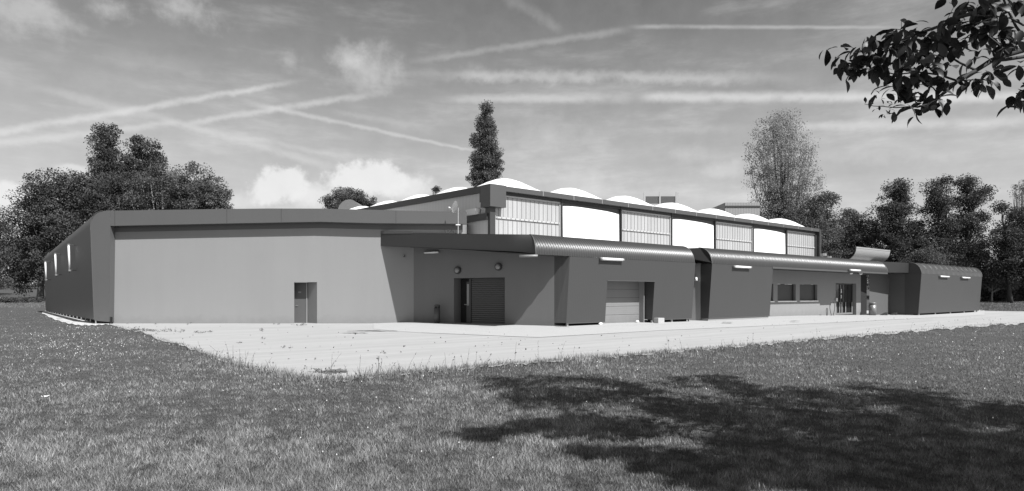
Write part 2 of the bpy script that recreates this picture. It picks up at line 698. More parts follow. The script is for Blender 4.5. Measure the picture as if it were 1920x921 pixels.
# wall goes on behind the canopy roof up to the end of the band
XB = (867 - CX) / F * FY
mk.q((XE, FY, 4.2), (XB, FY, 4.2), (XB, FY, WT), (XE, FY, WT))
mk.q((XB, FY, 4.2), (XB, FY + 6, 4.2), (XB, FY + 6, WT), (XB, FY, WT))
# door recess: left reveal, splayed right reveal, head
dd = .62
xi0, xi1 = (552 - CX) / F * (FY + dd), (577 - CX) / F * (FY + dd)
mk.q((XD0, FY, -.1), (XD0, FY, DH), (xi0, FY + dd, DH), (xi0, FY + dd, -.1))
mk.q((xi1, FY + dd, -.1), (xi1, FY + dd, DH), (XD1, FY, DH), (XD1, FY, -.1))
mk.q((XD0, FY, DH), (XD1, FY, DH), (xi1, FY + dd, DH), (xi0, FY + dd, DH))
mk.build('front_wall', stucco, lw)
# door
dr = M().box((xi0, FY + dd - .05, 0.02), (xi1 - xi0, 0, 0), (0, .08, 0), (0, 0, DH - .03)).build('door', doorm, lw)
M().box((xi1 - .05, FY + dd - .085, .02), (.045, 0, 0), (0, .03, 0), (0, 0, DH - .06)).build('door_frame', steel, dr)
M().box((xi0 + .24, FY + dd - .075, 1.72), (.16, 0, 0), (0, .02, 0), (0, 0, .1)).build('door_sign', lampg, dr)
M().tube([(xi0 + .1, FY + dd - .1, 1.02), (xi0 + .24, FY + dd - .1, 1.02)], .012).build('handle', steel, dr)

# overhanging band, slightly cambered
BPX = [169.5, 207, 280, 400, 500, 600, 700, 800, 874]
BY_ = 35.8


def bz(px, tab):
    return ip(tab, px)


TOPZ = [(169, 6.26), (207, 6.27), (430, 6.37), (560, 6.41), (640, 6.36), (874, 6.2)]
BOTZ = [(169, 5.42), (207, 5.43), (430, 5.57), (600, 5.66), (700, 5.58), (874, 5.55)]
mk = M()
for a, b in zip(BPX[1:-1], BPX[2:]):
    xa, xb = (a - CX) / F * BY_, (b - CX) / F * BY_
    ta, tb, ba, bb = bz(a, TOPZ), bz(b, TOPZ), bz(a, BOTZ), bz(b, BOTZ)
    mk.q((xa, BY_, ba), (xb, BY_, bb), (xb, BY_, tb), (xa, BY_, ta))
    mk.q((xa, BY_, ba), (xa, FY + .1, ba), (xb, FY + .1, bb), (xb, BY_, bb))
    mk.q((xa, BY_, ta), (xb, BY_, tb), (xb, BY_ + .5, tb + .02), (xa, BY_ + .5, ta + .02))
xe = (874 - CX) / F * BY_
mk.q((xe, BY_, 5.55), (xe, BY_ + .5, 5.55), (xe, BY_ + .5, 6.2), (xe, BY_, 6.2))
mk.build('overhang_band', bandm, lw)
# joint lines of the band
mk = M()
for px in (215, 425, 527, 742):
    x = (px - CX) / F * BY_
    mk.box((x, BY_ - .004, bz(px, BOTZ) + .02), (.02, 0, 0), (0, .006, 0), (0, 0, bz(px, TOPZ) - bz(px, BOTZ) - .04))
mk.build('band_joint', fasciam, lw)
# dark strip under band in place of the overhang's shadow on the wall
mk = M()
for a, b in zip(BPX[1:-1], BPX[2:]):
    xa, xb = (a - CX) / F * BY_, (b - CX) / F * BY_
    if b > 860:
        xb = (866 - CX) / F * BY_
    mk.box((xa, FY - .03, bz(a, BOTZ) - .3), (xb - xa, 0, bz(b, BOTZ) - bz(a, BOTZ)), (0, .028, 0), (0, 0, .32))
mk.build('band_shadow_strip', bandm, lw)
# curved end: profile in plan direction, swept to the back left
bl = Vector(((176.7 - CX) / F * BY_, BY_, .25))       # base left
prof_f, prof_b = [], []
EY = 60.7


def lerp(a, b, t):
    return a + (b - a) * t


shoulder = Vector(((169.8 - CX) / F * BY_, BY_, 5.42))
topp = Vector(((193 - CX) / F * BY_, BY_, 6.26))
prof_f = [bl] + [bl.lerp(shoulder, t) for t in (.33, .66, 1)]
for k in range(1, 9):
    th = k / 8 * math.pi / 2
    prof_f.append(Vector((shoulder.x + (topp.x - shoulder.x) * (1 - math.cos(th)), BY_, shoulder.z + (topp.z - shoulder.z) * math.sin(th))))
dx = (86 - CX) / F * EY - bl.x
prof_b = []
for p in prof_f:
    zz = .12 + (p.z - .25) * (5.35 / 6.01)
    prof_b.append(Vector((p.x + dx, EY, zz)))
mk = M()
NS = 14
for i in range(len(prof_f) - 1):
    for k in range(NS):
        a, b = k / NS, (k + 1) / NS
        mk.q(prof_f[i].lerp(prof_b[i], a), prof_f[i + 1].lerp(prof_b[i + 1], a), prof_f[i + 1].lerp(prof_b[i + 1], b), prof_f[i].lerp(prof_b[i], b))
o = mk.build('side_cladding', sidecl, lw)
import bmesh
bm = bmesh.new()
bm.from_mesh(o.data)
bmesh.ops.remove_doubles(bm, verts=bm.verts, dist=.001)
bm.to_mesh(o.data)
bm.free()
o.data.polygons.foreach_set('use_smooth', [True] * len(o.data.polygons))
# front return of the curved end (the upright that the band turns into)
xin0, xin1 = (204.4 - CX) / F * BY_, (207 - CX) / F * BY_
mk = M()
mk.q(*([tuple(p + Vector((0, -.003, 0))) for p in prof_f] + [((207 - CX) / F * BY_, BY_ - .003, 6.27), (xin1, BY_ - .003, 5.43), (xin0, BY_ - .003, .12), (bl.x + .02, BY_ - .003, .2)])[::-1])
mk.q((xin0, BY_, .12), (xin1, BY_, 5.43), (xin1, FY + .05, 5.43), (xin0, FY + .05, .12))
mk.build('end_upright', bandm, lw)
mk = M()
pts = [tuple(p + Vector((0, -.01, 0))) for p in prof_f]
mk.tube(pts, .018, 5)
mk.build('edge_trim', bandm, lw)
# dark void under side cladding with little posts
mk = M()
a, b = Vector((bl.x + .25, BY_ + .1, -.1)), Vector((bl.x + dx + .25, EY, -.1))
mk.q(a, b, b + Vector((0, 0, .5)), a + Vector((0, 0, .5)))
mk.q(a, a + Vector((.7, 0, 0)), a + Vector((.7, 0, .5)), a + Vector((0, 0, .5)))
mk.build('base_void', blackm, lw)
mk = M()
for k in range(16):
    p = bl.lerp(Vector((bl.x + dx, EY, .12)), k / 15)
    mk.box((p.x + .05, p.y, -.05), (.05, 0, 0), (0, .05, 0), (0, 0, .35))
mk.build('support_posts', steel, lw)
# flat roof
mk = M()
A0 = prof_f[-1]
B0 = prof_b[-1]
mk.q((A0.x, BY_ + .3, 6.2), (xe, BY_ + .3, 6.15), (xe - 4.2, FY + 6, 6.0), (B0.x + 26, EY, 5.5), (B0.x, EY, 5.45))
mk.build('flat_roof', conc, lw)

# vertical tube lamps on the side cladding
AL = Vector((dx, EY - BY_, 0)).normalized()
SN = Vector((-AL.y, AL.x, 0))
if SN.x > 0:
    SN = -SN
vl = None


def side_t(px):
    k = (px - CX) / F
    x0, y0 = (bl.x + shoulder.x) / 2, BY_
    t = (k * y0 - x0) / (AL.x - k * AL.y)
    return Vector((x0 + AL.x * t, y0 + AL.y * t, 0))


for i, (px, ya, yb, lab) in enumerate(((143, 458, 509, 'tall white tube lamp upright on dark side wall, nearest the rounded corner'),
                                       (116, 475, 517, 'tall white tube lamp upright on dark side wall, middle one'),
                                       (96, 490, 526, 'tall white tube lamp upright on dark side wall, farthest back'))):
    p = side_t(px)
    ft = (p.y - BY_) / (EY - BY_)
    za, zb = EYE + (HZ - yb) / F * p.y, EYE + (HZ - ya) / F * p.y

    def onwall(z_):
        lo_, hi_ = prof_f[0].lerp(prof_b[0], ft), prof_f[3].lerp(prof_b[3], ft)
        return lo_.lerp(hi_, (z_ - lo_.z) / (hi_.z - lo_.z)) + SN * .34
    pa, pb_ = onwall(za), onwall(zb)
    p = pa
    t = thing('tube_lamp', (p.x, p.y, za), lab, 'lamp', 'upright tube lamps on the side wall')
    M().tube([pa.lerp(pb_, .04), pa.lerp(pb_, .96)], .06, 8).build('tube', lampw, t, True)
    for u_a in (.04, .96):
        q_ = pa.lerp(pb_, u_a)
        M().tube([q_, q_ - SN * .34], .02, 5).build('bracket', darkm, t)
    for u_a, u_b in ((0, .05), (.95, 1)):
        M().tube([pa.lerp(pb_, u_a), pa.lerp(pb_, u_b)], .075, 8).build('end_cap', lampg, t)
    M().tube([(p.x, p.y, za - .12), (p.x, p.y, za)], .02, 5).build('cable', darkm, t)
# dark downpipe at the far back corner
M().tube([(prof_b[0].x - .35, EY + .3, 0), (prof_b[0].x - .35, EY + .3, 3.8)], .09, 6)

# ------------------------------------------------------------------ garage block with recessed bay
gb = thing('garage_block', FB(5, 0, 0), 'low block with sectional garage door between dark leaning panels, shaded recessed bay beside it', 'building')
P0, P1 = Vector((-5.50, FY, 0)), Vector((2.07, 31.75, 0))
wv = (P1 - P0)
WL = wv.length
wv.normalize()
nv = Vector((wv.y, -wv.x, 0))


def RW(px):
    k = (px - CX) / F
    t = (k * P0.y - P0.x) / (wv.x - k * wv.y)
    return t


def rp(t, d, z):
    p = P0 + wv * t + nv * d
    return (p.x, p.y, z)


ta, tb = RW(851), RW(946.5)
DZ = 2.52
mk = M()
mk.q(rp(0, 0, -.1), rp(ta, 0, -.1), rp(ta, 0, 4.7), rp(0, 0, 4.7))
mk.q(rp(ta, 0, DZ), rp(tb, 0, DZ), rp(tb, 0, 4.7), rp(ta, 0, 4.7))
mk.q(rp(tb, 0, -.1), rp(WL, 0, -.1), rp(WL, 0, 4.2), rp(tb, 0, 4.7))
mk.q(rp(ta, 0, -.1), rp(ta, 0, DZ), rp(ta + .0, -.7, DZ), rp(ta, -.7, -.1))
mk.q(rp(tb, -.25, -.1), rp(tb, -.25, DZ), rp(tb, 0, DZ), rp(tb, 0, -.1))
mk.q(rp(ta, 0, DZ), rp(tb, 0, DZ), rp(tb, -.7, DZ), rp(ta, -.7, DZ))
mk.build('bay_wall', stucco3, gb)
tm = RW(880)
# roller shutter with slats
mk = M()
z = .1
nsl = 22
h = (DZ - .1) / nsl
for k in range(nsl):
    zz = .1 + k * h
    mk.q(rp(tm, -.2, zz), rp(tb, -.2, zz), rp(tb, -.23, zz + h * .8), rp(tm, -.23, zz + h * .8))
    mk.q(rp(tm, -.23, zz + h * .8), rp(tb, -.23, zz + h * .8), rp(tb, -.2, zz + h), rp(tm, -.2, zz + h))
rs = mk.build('roller_shutter', shutter, gb)
M().box(rp(tm - .14, -.22, .08), wv * .12, nv * .05, (0, 0, DZ - .1)).build('shutter_frame', darkm, gb)
# open side door leaf with pale glass and the dark opening beside it
gd = M().box(rp(ta + .02, -.66, .08), wv * (tm - ta - .2), nv * .04, (0, 0, DZ - .1)).build('door_opening', blackm, gb)
tq = RW(870)
dl = M().box(rp(tq - .02, -.3, .1), wv * .28, nv * .04, (0, 0, DZ - .3)).build('door_leaf', darkm, gb)
M().box(rp(tq + .02, -.255, 1.05), wv * .2, nv * .01, (0, 0, 1.15)).build('door_glass', lampg, dl)
M().box(rp(tq + .16, -.255, .18), wv * .07, nv * .01, (0, 0, .8)).build('door_glass', lampg, dl)
M().tube([rp(tq - .12, -.2, 1.1), rp(tq + .2, -.2, 1.1)], .02).build('push_bar', lampg, dl)

# canopy over the bay
LT, LB = Vector((-7.34, FY - .01, 5.08)), Vector((-7.34, FY - .01, 4.36))


def roof_profile(n=12, r=.95, rz=1.0, d0=.25, z0=3.5):
    return [(d0 - r * (1 - math.cos(k / n * math.pi / 2)), z0 + rz * math.sin(k / n * math.pi / 2)) for k in range(n + 1)]


RP = roof_profile()
S_L = -2.2


def scut(d):
    return S_L + .43 * (.25 - d) / .95


endp = [Vector(FB(scut(d), d, z)) for d, z in RP]
mk = M()
NU, NV = 24, 8
fa = {}
vr = Vector((1.02, 30.35, 0))
for i in range(NU + 1):
    u = i / NU
    w_ = max(0, min(1, (u - .88) / .12))
    w_ = w_ * w_ * (3 - 2 * w_)
    for j in range(NV + 1):
        vv = j / NV
        p = LB.lerp(LT, vv).lerp(Vector((vr.x, vr.y, 3.62 + .82 * vv)), u)
        kk = vv * (len(endp) - 1)
        e_ = endp[int(kk)].lerp(endp[min(len(endp) - 1, int(kk) + 1)], kk - int(kk))
        fa[i, j] = tuple(p.lerp(e_, w_))
for i in range(NU):
    for j in range(NV):
        mk.q(fa[i, j], fa[i + 1, j], fa[i + 1, j + 1], fa[i, j + 1])
o = mk.build('canopy_fascia', fasciam, gb)
weld(o)
mk = M()
n_off = Vector((0, 0, .012))
mk.q(LT + n_off, endp[-1] + n_off, Vector(FB(0, -.7, 4.51)), Vector(FB(0, -9.3, 4.6)), Vector((XB, FY + 1.5, 5.0)), Vector((XB, FY - .02, 5.02)))
mk.build('canopy_roof', conc, gb)
mk = M()
mk.q(LB, endp[0], Vector(FB(0, .2, 3.48)), Vector((P1.x, P1.y, 3.5)), Vector((P0.x, P0.y, 4.3)))
mk.build('canopy_soffit', soffit, gb)
# parapet strip at canopy's left end
M().box(LT + Vector((0, -.02, -.04)), (2.0, -1.4, -.12), (0, .05, 0), (0, 0, .14)).build('parapet_edge', bandm, gb)


def lean(z, z0=.25, z1=3.5, top=.25):
    return top * (z - z0) / (z1 - z0)


def lq(mk, s0, s1, z0, z1, off=0.0, d0=0.0, zb=.25):
    mk.q(FB(s0, d0 + lean(z0, zb) + off, z0), FB(s1, d0 + lean(z0, zb) + off, z0), FB(s1, d0 + lean(z1, zb) + off, z1), FB(s0, d0 + lean(z1, zb) + off, z1))


G0, G1 = sx(1134.5), sx(1223)
SE1 = sx(1297)
mk = M()
lq(mk, 0, G0, .25, 3.5)
lq(mk, G0, G1, 2.38, 3.5)
lq(mk, G1, SE1, .25, 3.5)
# side returns and thickness of the openings
mk.q((P1.x, P1.y, .25), FB(0, 0, .25), FB(0, .25, 3.5), (P1.x, P1.y, 3.5))
mk.q(FB(G1, -.8, .25), FB(G1, 0, .25), FB(G1, lean(2.38), 2.38), FB(G1, -.8, 2.38))
mk.q(FB(G0, 0, .25), FB(G0, -.8, .25), FB(G0, -.8, 2.38), FB(G0, lean(2.38), 2.38))
mk.q(FB(G0, lean(2.38), 2.38), FB(G0, -.8, 2.38), FB(G1, -.8, 2.38), FB(G1, lean(2.38), 2.38))
mk.q(FB(SE1, 0, .25), FB(SE1, -1.5, .25), FB(SE1, -1.5, 3.5), FB(SE1, .25, 3.5))
mk.build('leaning_panel', cladding, gb)
mk = M()
for a, b in ((0, G0), (G1, SE1)):
    mk.fbox(a, b, -.02, .012, .21, .25)
mk.fbox(G0 - .03, G1 + .03, lean(2.38) - .02, lean(2.38) + .015, 2.34, 2.38)
mk.build('panel_trim', gutterm, gb)
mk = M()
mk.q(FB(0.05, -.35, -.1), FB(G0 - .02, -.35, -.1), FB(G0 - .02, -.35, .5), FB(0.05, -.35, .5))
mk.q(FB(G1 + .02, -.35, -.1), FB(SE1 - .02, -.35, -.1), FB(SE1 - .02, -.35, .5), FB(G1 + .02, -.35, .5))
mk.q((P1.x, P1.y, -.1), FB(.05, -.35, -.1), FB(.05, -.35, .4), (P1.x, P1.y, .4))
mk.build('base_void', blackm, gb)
mk = M()
for s_ in (.1, G0 - .25, G1 + .05, G1 + 1.8, SE1 - .2):
    mk.fbox(s_, s_ + .09, -.14, -.05, .0, .22)
mk.build('support_posts', steel, gb)


def ribbed_roof(name, s0, s1, parent, cut0=None, d0=0.0, zadd=0.0, period=.165, amp=.03, m=roofm, step=None):
    step = step or period / 6
    n = int((s1 - s0) / step)
    prof = RP
    v, f = [], []
    npf = len(prof)
    for i in range(n + 1):
        s_ = s0 + (s1 - s0) * i / n
        w = amp * math.sin(2 * math.pi * s_ / period)
        for k, (d, z) in enumerate(prof):
            th = k / (npf - 1) * math.pi / 2
            nd, nz = math.cos(th), math.sin(th)
            ss = max(s_, cut0(d)) if cut0 else s_
            v.append(FB(ss, d0 + d + nd * w, z + zadd + nz * w))
    for i in range(n):
        for k in range(npf - 1):
            a, b = i * npf + k, (i + 1) * npf + k
            f.append((a, b, b + 1, a + 1))
    me = bpy.data.meshes.new(name)
    me.from_pydata(v, [], f)
    me.materials.append(m)
    me.polygons.foreach_set('use_smooth', [True] * len(f))
    o = bpy.data.objects.new(name, me)
    COL.objects.link(o)
    o.parent = parent
    o.location = -Vector(parent['base'])
    return o


SE1R = sx(1302, .25)
ribbed_roof('curved_roof_edge', S_L, SE1R, gb, cut0=scut)
mk = M()
mk.tube([tuple(p) for p in endp], .03, 5)
mk.build('edge_trim', bandm, gb)
mk = M()
mk.q(*[FB(SE1R + .002, d, z) for d, z in RP] + [FB(SE1R, -.7, 3.5)])
mk.tube([FB(SE1R, d, z + .005) for d, z in RP], .025, 5)
mk.build('roof_end', bandm, gb)
mk = M()
mk.q(FB(-.0, -.7, 4.5), FB(SE1R, -.7, 4.5), FB(SE1R, -10, 4.5), FB(0, -10, 4.5))
mk.build('flat_roof', conc, gb)

# garage door
GDd = -.78
g0, g1 = G0 - .15, sx(1198, GDd)
mk = M()
nb = 5
for k in range(nb):
    z0_, z1_ = .08 + k * 2.3 / nb, .08 + (k + 1) * 2.3 / nb
    mk.fbox(g0, g1, GDd - .04, GDd, z0_ + .012, z1_ - .004)
    for q_ in range(1, 4):
        zz = z0_ + (z1_ - z0_) * q_ / 4
        mk.fbox(g0, g1, GDd, GDd + .004, zz - .008, zz + .008)
gdo = mk.build('garage_door', garage, gb)
M().fbox(g0, g1 + .1, GDd - .12, GDd - .05, .0, 2.4).build('door_backing', darkm, gdo)
mk = M()
sp1 = sx(1206.5, -.5)
mk.q(FB(g1, GDd, .0), FB(sp1, -.5, 0), FB(sp1, -.5, 2.38), FB(g1, GDd, 2.38))
mk.q(FB(sp1, -.5, 0), FB(sp1 + .3, -.9, 0), FB(sp1 + .3, -.9, 2.38), FB(sp1, -.5, 2.38))
mk.build('door_reveal', stucco, gb)
M().fbox(sp1 - .02, sp1 + .03, -.5, -.46, .02, 2.36).build('corner_guard', steel, gb)

# gap between the two blocks: lit render wall and dark fascia
S2 = sx(1328.5)
w2 = Vector((.857, -.516, 0))
g1p = Vector(FB(S2 + .05, -.5, 0))
g0p = g1p - w2 * 2.6
mk = M()
mk.q((g0p.x, g0p.y, -.1), (g1p.x, g1p.y, -.1), (g1p.x, g1p.y, 3.7), (g0p.x, g0p.y, 3.7))
mk.build('gap_wall', gapm, gb)
mk = M()
a = Vector(FB(SE1R + .003, -.75, 0)) - w2 * .0
topb = [FB(S2 - .03, d, z) for d, z in RP]
fl = Vector(FB(SE1R - .5, -.8, 0))
fl = Vector(topb[-1]) - w2 * 3.2
mk.q((fl.x, fl.y, 3.55), (topb[-1][0], topb[-1][1], 3.55), topb[0][:2] + (3.55,), *topb, (fl.x, fl.y, 4.5))
mk.q((fl.x, fl.y, 3.55), (g0p.x, g0p.y, 3.55), (g1p.x, g1p.y, 3.55), topb[0][:2] + (3.55,))
mk.q((fl.x, fl.y, 4.49), topb[-1][:2] + (4.49,), FB(S2, -6, 4.49), FB(SE1R - .5, -6, 4.49))
mk.build('gap_fascia', deepm, gb)

# ------------------------------------------------------------------ entrance block
eb = thing('entrance_block', FB(26, 0, 0), 'low entrance block with shuttered windows and glass doors under a long curved eave', 'building')
S3 = sx(1443)
mk = M()
lq(mk, S2, S3, .22, 3.5, zb=.22)
mk.q(FB(S2, -.55, .1), FB(S2, 0, .22), FB(S2, .25, 3.5), FB(S2, -.55, 3.5))
mk.q(FB(S3, 0, .22), FB(S3, -2, .22), FB(S3, -2, 3.5), FB(S3, .25, 3.5))
mk.build('leaning_panel', cladding, eb)
M().fbox(S2, S3 - .1, -.5, -.03, -.1, .2).build('plinth', plinthm, eb)
M().fbox(S2 - .02, S3 + .02, -.02, .02, .18, .22).build('panel_trim', gutterm, eb)
S4 = sx(1664, .25)
ribbed_roof('curved_roof_edge', S2, S4, eb, step=.025)
mk = M()
mk.tube([FB(S2 - .01, d, z + .005) for d, z in RP], .03, 5)
mk.tube([FB(S4 + .01, d, z + .005) for d, z in RP], .03, 5)
mk.q(*[FB(S4, d, z) for d, z in RP] + [FB(S4, -.6, 3.42)])
mk.build('edge_trim', bandm, eb)
# lip + soffit
ED = -1.8
M().fbox(S3 - .1, S4, .16, .27, 3.38, 3.5).build('eave_lip', gutterm, eb)
mk = M()
mk.q(FB(S3, .2, 3.44), FB(S3, ED - .1, 3.44), FB(S4, ED - .1, 3.44), FB(S4, .2, 3.44))
mk.build('soffit', soffit, eb)
mk = M()
mk.q(FB(S2, -.7, 4.5), FB(S4, -.7, 4.5), FB(S4 + 3, -10, 4.5), FB(S2, -10, 4.5))
mk.build('flat_roof', conc, eb)
# entrance wall with openings
SW = [(sx(1436, ED), sx(1450, ED)), (sx(1458, ED), sx(1492, ED)), (sx(1499.5, ED), sx(1532.5, ED))]
SD0, SD1 = sx(1567, ED), sx(1605.5, ED)
S5 = sx(1614, ED)
WZ0, WZ1 = 1.16, 2.42
DZE = 2.58
mk = M()


def wq(s0, s1, z0, z1):
    mk.q(FB(s0, ED, z0), FB(s1, ED, z0), FB(s1, ED, z1), FB(s0, ED, z1))


cur = S3 - .5
for a, b in SW:
    wq(cur, a, -.4, 3.5)
    wq(a, b, -.4, WZ0)
    wq(a, b, WZ1, 3.5)
    for (p, q_) in (((a, ED), (a, ED - .3)), ((b, ED - .3), (b, ED))):
        mk.q(FB(p[0], p[1], WZ0), FB(q_[0], q_[1], WZ0), FB(q_[0], q_[1], WZ1), FB(p[0], p[1], WZ1))
    mk.q(FB(a, ED, WZ1), FB(b, ED, WZ1), FB(b, ED - .3, WZ1), FB(a, ED - .3, WZ1))
    cur = b
wq(cur, SD0, -.4, 3.5)
wq(SD0, SD1, DZE, 3.5)
wq(SD1, S5, -.4, 3.5)
mk.q(FB(SD0, ED, -.4), FB(SD0, ED - .4, -.4), FB(SD0, ED - .4, DZE), FB(SD0, ED, DZE))
mk.q(FB(SD1, ED - .4, -.4), FB(SD1, ED, -.4), FB(SD1, ED, DZE), FB(SD1, ED - .4, DZE))
mk.q(FB(SD0, ED, DZE), FB(SD1, ED, DZE), FB(SD1, ED - .4, DZE), FB(SD0, ED - .4, DZE))
mk.q(FB(S5, ED, -.4), FB(S5, ED - 1.0, -.4), FB(S5, ED - 1, 3.5), FB(S5, ED, 3.5))
mk.build('entrance_wall', stucco2, eb)
for a, b in SW:
    w_ = M().fbox(a + .03, b - .03, ED - .26, ED - .22, WZ0 + .02, WZ1 - .02).build('window', winm, eb)
    mk = M()
    for k in range(1, 24):
        zz = WZ0 + (WZ1 - WZ0) * k / 24
        mk.fbox(a + .05, b - .05, ED - .22, ED - .212, zz - .012, zz + .008)
    mk.build('shutter_slats', winm, w_)
    mk = M()
    mk.fbox(a, a + .05, ED - .27, ED - .18, WZ0, WZ1)
    mk.fbox(b - .05, b, ED - .27, ED - .18, WZ0, WZ1)
    mk.build('frame', darkm, w_)
    M().fbox(a - .04, b + .04, ED - .2, ED + .07, WZ0 - .09, WZ0 - .01).build('sill', lampw, w_)
# glass double door
zb_ = -.1
gdr = M().fbox(SD0 + .05, SD1 - .05, ED - .36, ED - .33, zb_, DZE - .03).build('glass_door', glassm, eb)
mk = M()
wd = SD1 - SD0
for fr in (.0, .16, .36, .485, .64, .96):
    mk.fbox(SD0 + wd * fr, SD0 + wd * fr + (.07 if 0 < fr < .9 else .1), ED - .33, ED - .28, zb_, DZE)
mk.fbox(SD0, SD1, ED - .33, ED - .28, DZE - .1, DZE)
mk.build('door_frame', darkm, gdr)
mk = M()
for fr in (.14, .31, .42, .6, .92):
    mk.fbox(SD0 + wd * fr, SD0 + wd * fr + .17, ED - .27, ED - .25, zb_ + .18, .97)
mk.fbox(SD0 + .1, SD1 - .1, ED - .27, ED - .25, zb_ + .03, zb_ + .18)
mk.build('pale_stripes', garage, gdr)  # reflections and handles in the glass built as pale stripes
mk = M()
mk.fbox(SD0 + wd * .38, SD0 + wd * .38 + .08, ED - .25, ED - .2, 1.75, 2.1)
mk.fbox(SD0 + wd * .38, SD0 + wd * .38 + .06, ED - .25, ED - .2, 1.3, 1.6)
mk.build('door_handle', lampw, gdr)
# dark slot and return wall towards the end block
SB = sx(1722, 1.0)
SC = sx(1836, 1.0)
r0 = Vector(FB(sx(1630, ED + .1), ED + .1, 0))
r1 = Vector(FB(SB, -1.4, 0))
mk = M()
mk.q((r0.x, r0.y, -.5), (r1.x, r1.y, -.5), (r1.x, r1.y, 4.0), (r0.x, r0.y, 4.0))
mk.q((r1.x, r1.y, -.5), FB(SB, .0, -.5), FB(SB, .0, 4.0), (r1.x, r1.y, 4.0))
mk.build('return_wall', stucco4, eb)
s6 = sx(1630, ED + .1)
M().fbox(S5 + .02, s6 - .06, ED - .4, ED - .1, -.4, 3.42).build('slot_panel', blackm, eb)
# fascia over the return wall
mk = M()
f0 = Vector(FB(S4 + .02, -.55, 0))
f1 = Vector(FB(SB, .25, 0))
mk.q((f0.x, f0.y, 3.55), (f1.x, f1.y, 3.6), (f1.x, f1.y, 4.5), (f0.x, f0.y, 4.5))
mk.q((f0.x, f0.y, 3.55), (r0.x, r0.y, 3.55), (r1.x, r1.y, 3.55), (f1.x, f1.y, 3.6))
mk.q((f0.x, f0.y, 4.49), (f1.x, f1.y, 4.49), FB(SB, -6, 4.49), FB(S4, -6, 4.49))
mk.build('return_fascia', deepm, eb)
# up-curled sheet on the roof
su0, su1 = sx(1588, -1.4), sx(1652, -1.4)
mk = M()
R_ = .95
NP = 12
pv = [(-1.55 + R_ * math.sin(k / NP * math.pi / 2) * .95, 4.52 + R_ * (1 - math.cos(k / NP * math.pi / 2)) * 1.05) for k in range(NP + 1)]
for k in range(NP):
    (d_a, z_a), (d_b, z_b) = pv[k], pv[k + 1]
    mk.q(FB(su0, d_a, z_a), FB(su1, d_a, z_a), FB(su1, d_b, z_b), FB(su0, d_b, z_b))
    mk.q(FB(su0, d_a - .03, z_a + .04), FB(su0, d_b - .04, z_b + .02), FB(su1, d_b - .04, z_b + .02), FB(su1, d_a - .03, z_a + .04))
mk.fbox(su0, su1, pv[-1][0] - .05, pv[-1][0] + .02, pv[-1][1] - .03, pv[-1][1] + .08)
mk.build('upturned_roof_sheet', mat('sheet_metal', .3, .5, nscale=.6, namp=.06), eb)

# ------------------------------------------------------------------ end block
nb_ = thing('end_block', FB((SB + SC) / 2, 1, -.27), 'small detached-looking end block with one dark leaning panel and rounded ribbed roof edge, farthest right', 'building')
mk = M()
z0_ = -.08
mk.q(FB(SB, 1, z0_), FB(SC, 1, z0_), FB(SC, 1.25, 3.5), FB(SB, 1.25, 3.5))
mk.q(FB(SB - .02, -.1, -.2), FB(SB - .02, 1, z0_), FB(SB - .02, 1.25, 3.5), FB(SB - .02, -.1, 3.5))
mk.q(FB(SC, 1, z0_), FB(SC, -8, z0_), FB(SC, -8, 3.5), FB(SC, 1.25, 3.5))
mk.build('leaning_panel', cladding, nb_)
ribbed_roof('curved_roof_edge', SB, SC, nb_, d0=1.0, period=1.33, amp=.012, step=.07)
mk = M()
mk.q(*[FB(SB - .003, 1 + d, z) for d, z in RP] + [FB(SB - .003, -.3, 4.5), FB(SB - .003, -.3, 3.5)])
mk.q(*([FB(SC + .003, 1 + d, z) for d, z in RP] + [FB(SC + .003, -8, 4.5), FB(SC + .003, -8, 3.5)])[::-1])
mk.build('roof_end', fasciam, nb_)
mk = M()
mk.tube([FB(SB - .02, 1 + d, z + .01) for d, z in RP] , .04, 5)
mk.tube([FB(SC + .02, 1 + d, z + .01) for d, z in RP], .04, 5)
mk.tube([FB(SB - .02, 1.25, 3.5), FB(SB - .02, 1, z0_)], .04, 5)
for k in range(1, 12):
    s_ = SB + (SC - SB) * k / 12
    mk.tube([FB(s_, 1 + d + .01, z + .012) for d, z in RP[3:]], .025, 4)
mk.build('edge_trim', gutterm, nb_)
M().fbox(SB, SC, -.3, .3, 4.42, 4.5).build('flat_roof', conc, nb_)
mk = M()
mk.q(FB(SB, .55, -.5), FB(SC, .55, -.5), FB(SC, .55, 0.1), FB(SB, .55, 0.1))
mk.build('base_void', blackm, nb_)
mk = M()
for k in range(5):
    s_ = SB + .3 + (SC - SB - .8) * k / 4
    mk.fbox(s_, s_ + .12, .85, .95, -.35, -.06)
mk.build('support_posts', steel, nb_)


# ------------------------------------------------------------------ hall
HX, HY = -1.27, 38.6
AX, AY = -.6345, .773


def HP(s, t, z):
    return (HX + s * BX + t * AX, HY + s * BY + t * AY, z)


def hbox(mk, s0, s1, t0, t1, z0, z1):
    return mk.box(HP(s0, t0, z0), Vector((BX, BY, 0)) * (s1 - s0), Vector((AX, AY, 0)) * (t1 - t0), (0, 0, z1 - z0))


hl = thing('sports_hall', HP(20, 12, 0), 'tall hall with bubbled white roof and alternating white and translucent wall panels', 'building')
BAY = 5.823
HT = 25.0
ZT = 8.15
mk = M()
hbox(mk, .9, BAY * 7 + .2, -.28, 0, ZT - .3, ZT)
mk.build('gutter', gutterm, hl)
mk = M()
for k in range(1, 15):
    s_ = 1.2 + k * 2.72
    hbox(mk, s_, s_ + .05, -.30, -.28, ZT - .3, ZT + .003)
mk.build('gutter_joint', steel, hl)
mk = M()
hbox(mk, .5, BAY * 7, -.02, .25, 7.68, ZT - .3)
mk.build('gutter_soffit', darkm, hl)
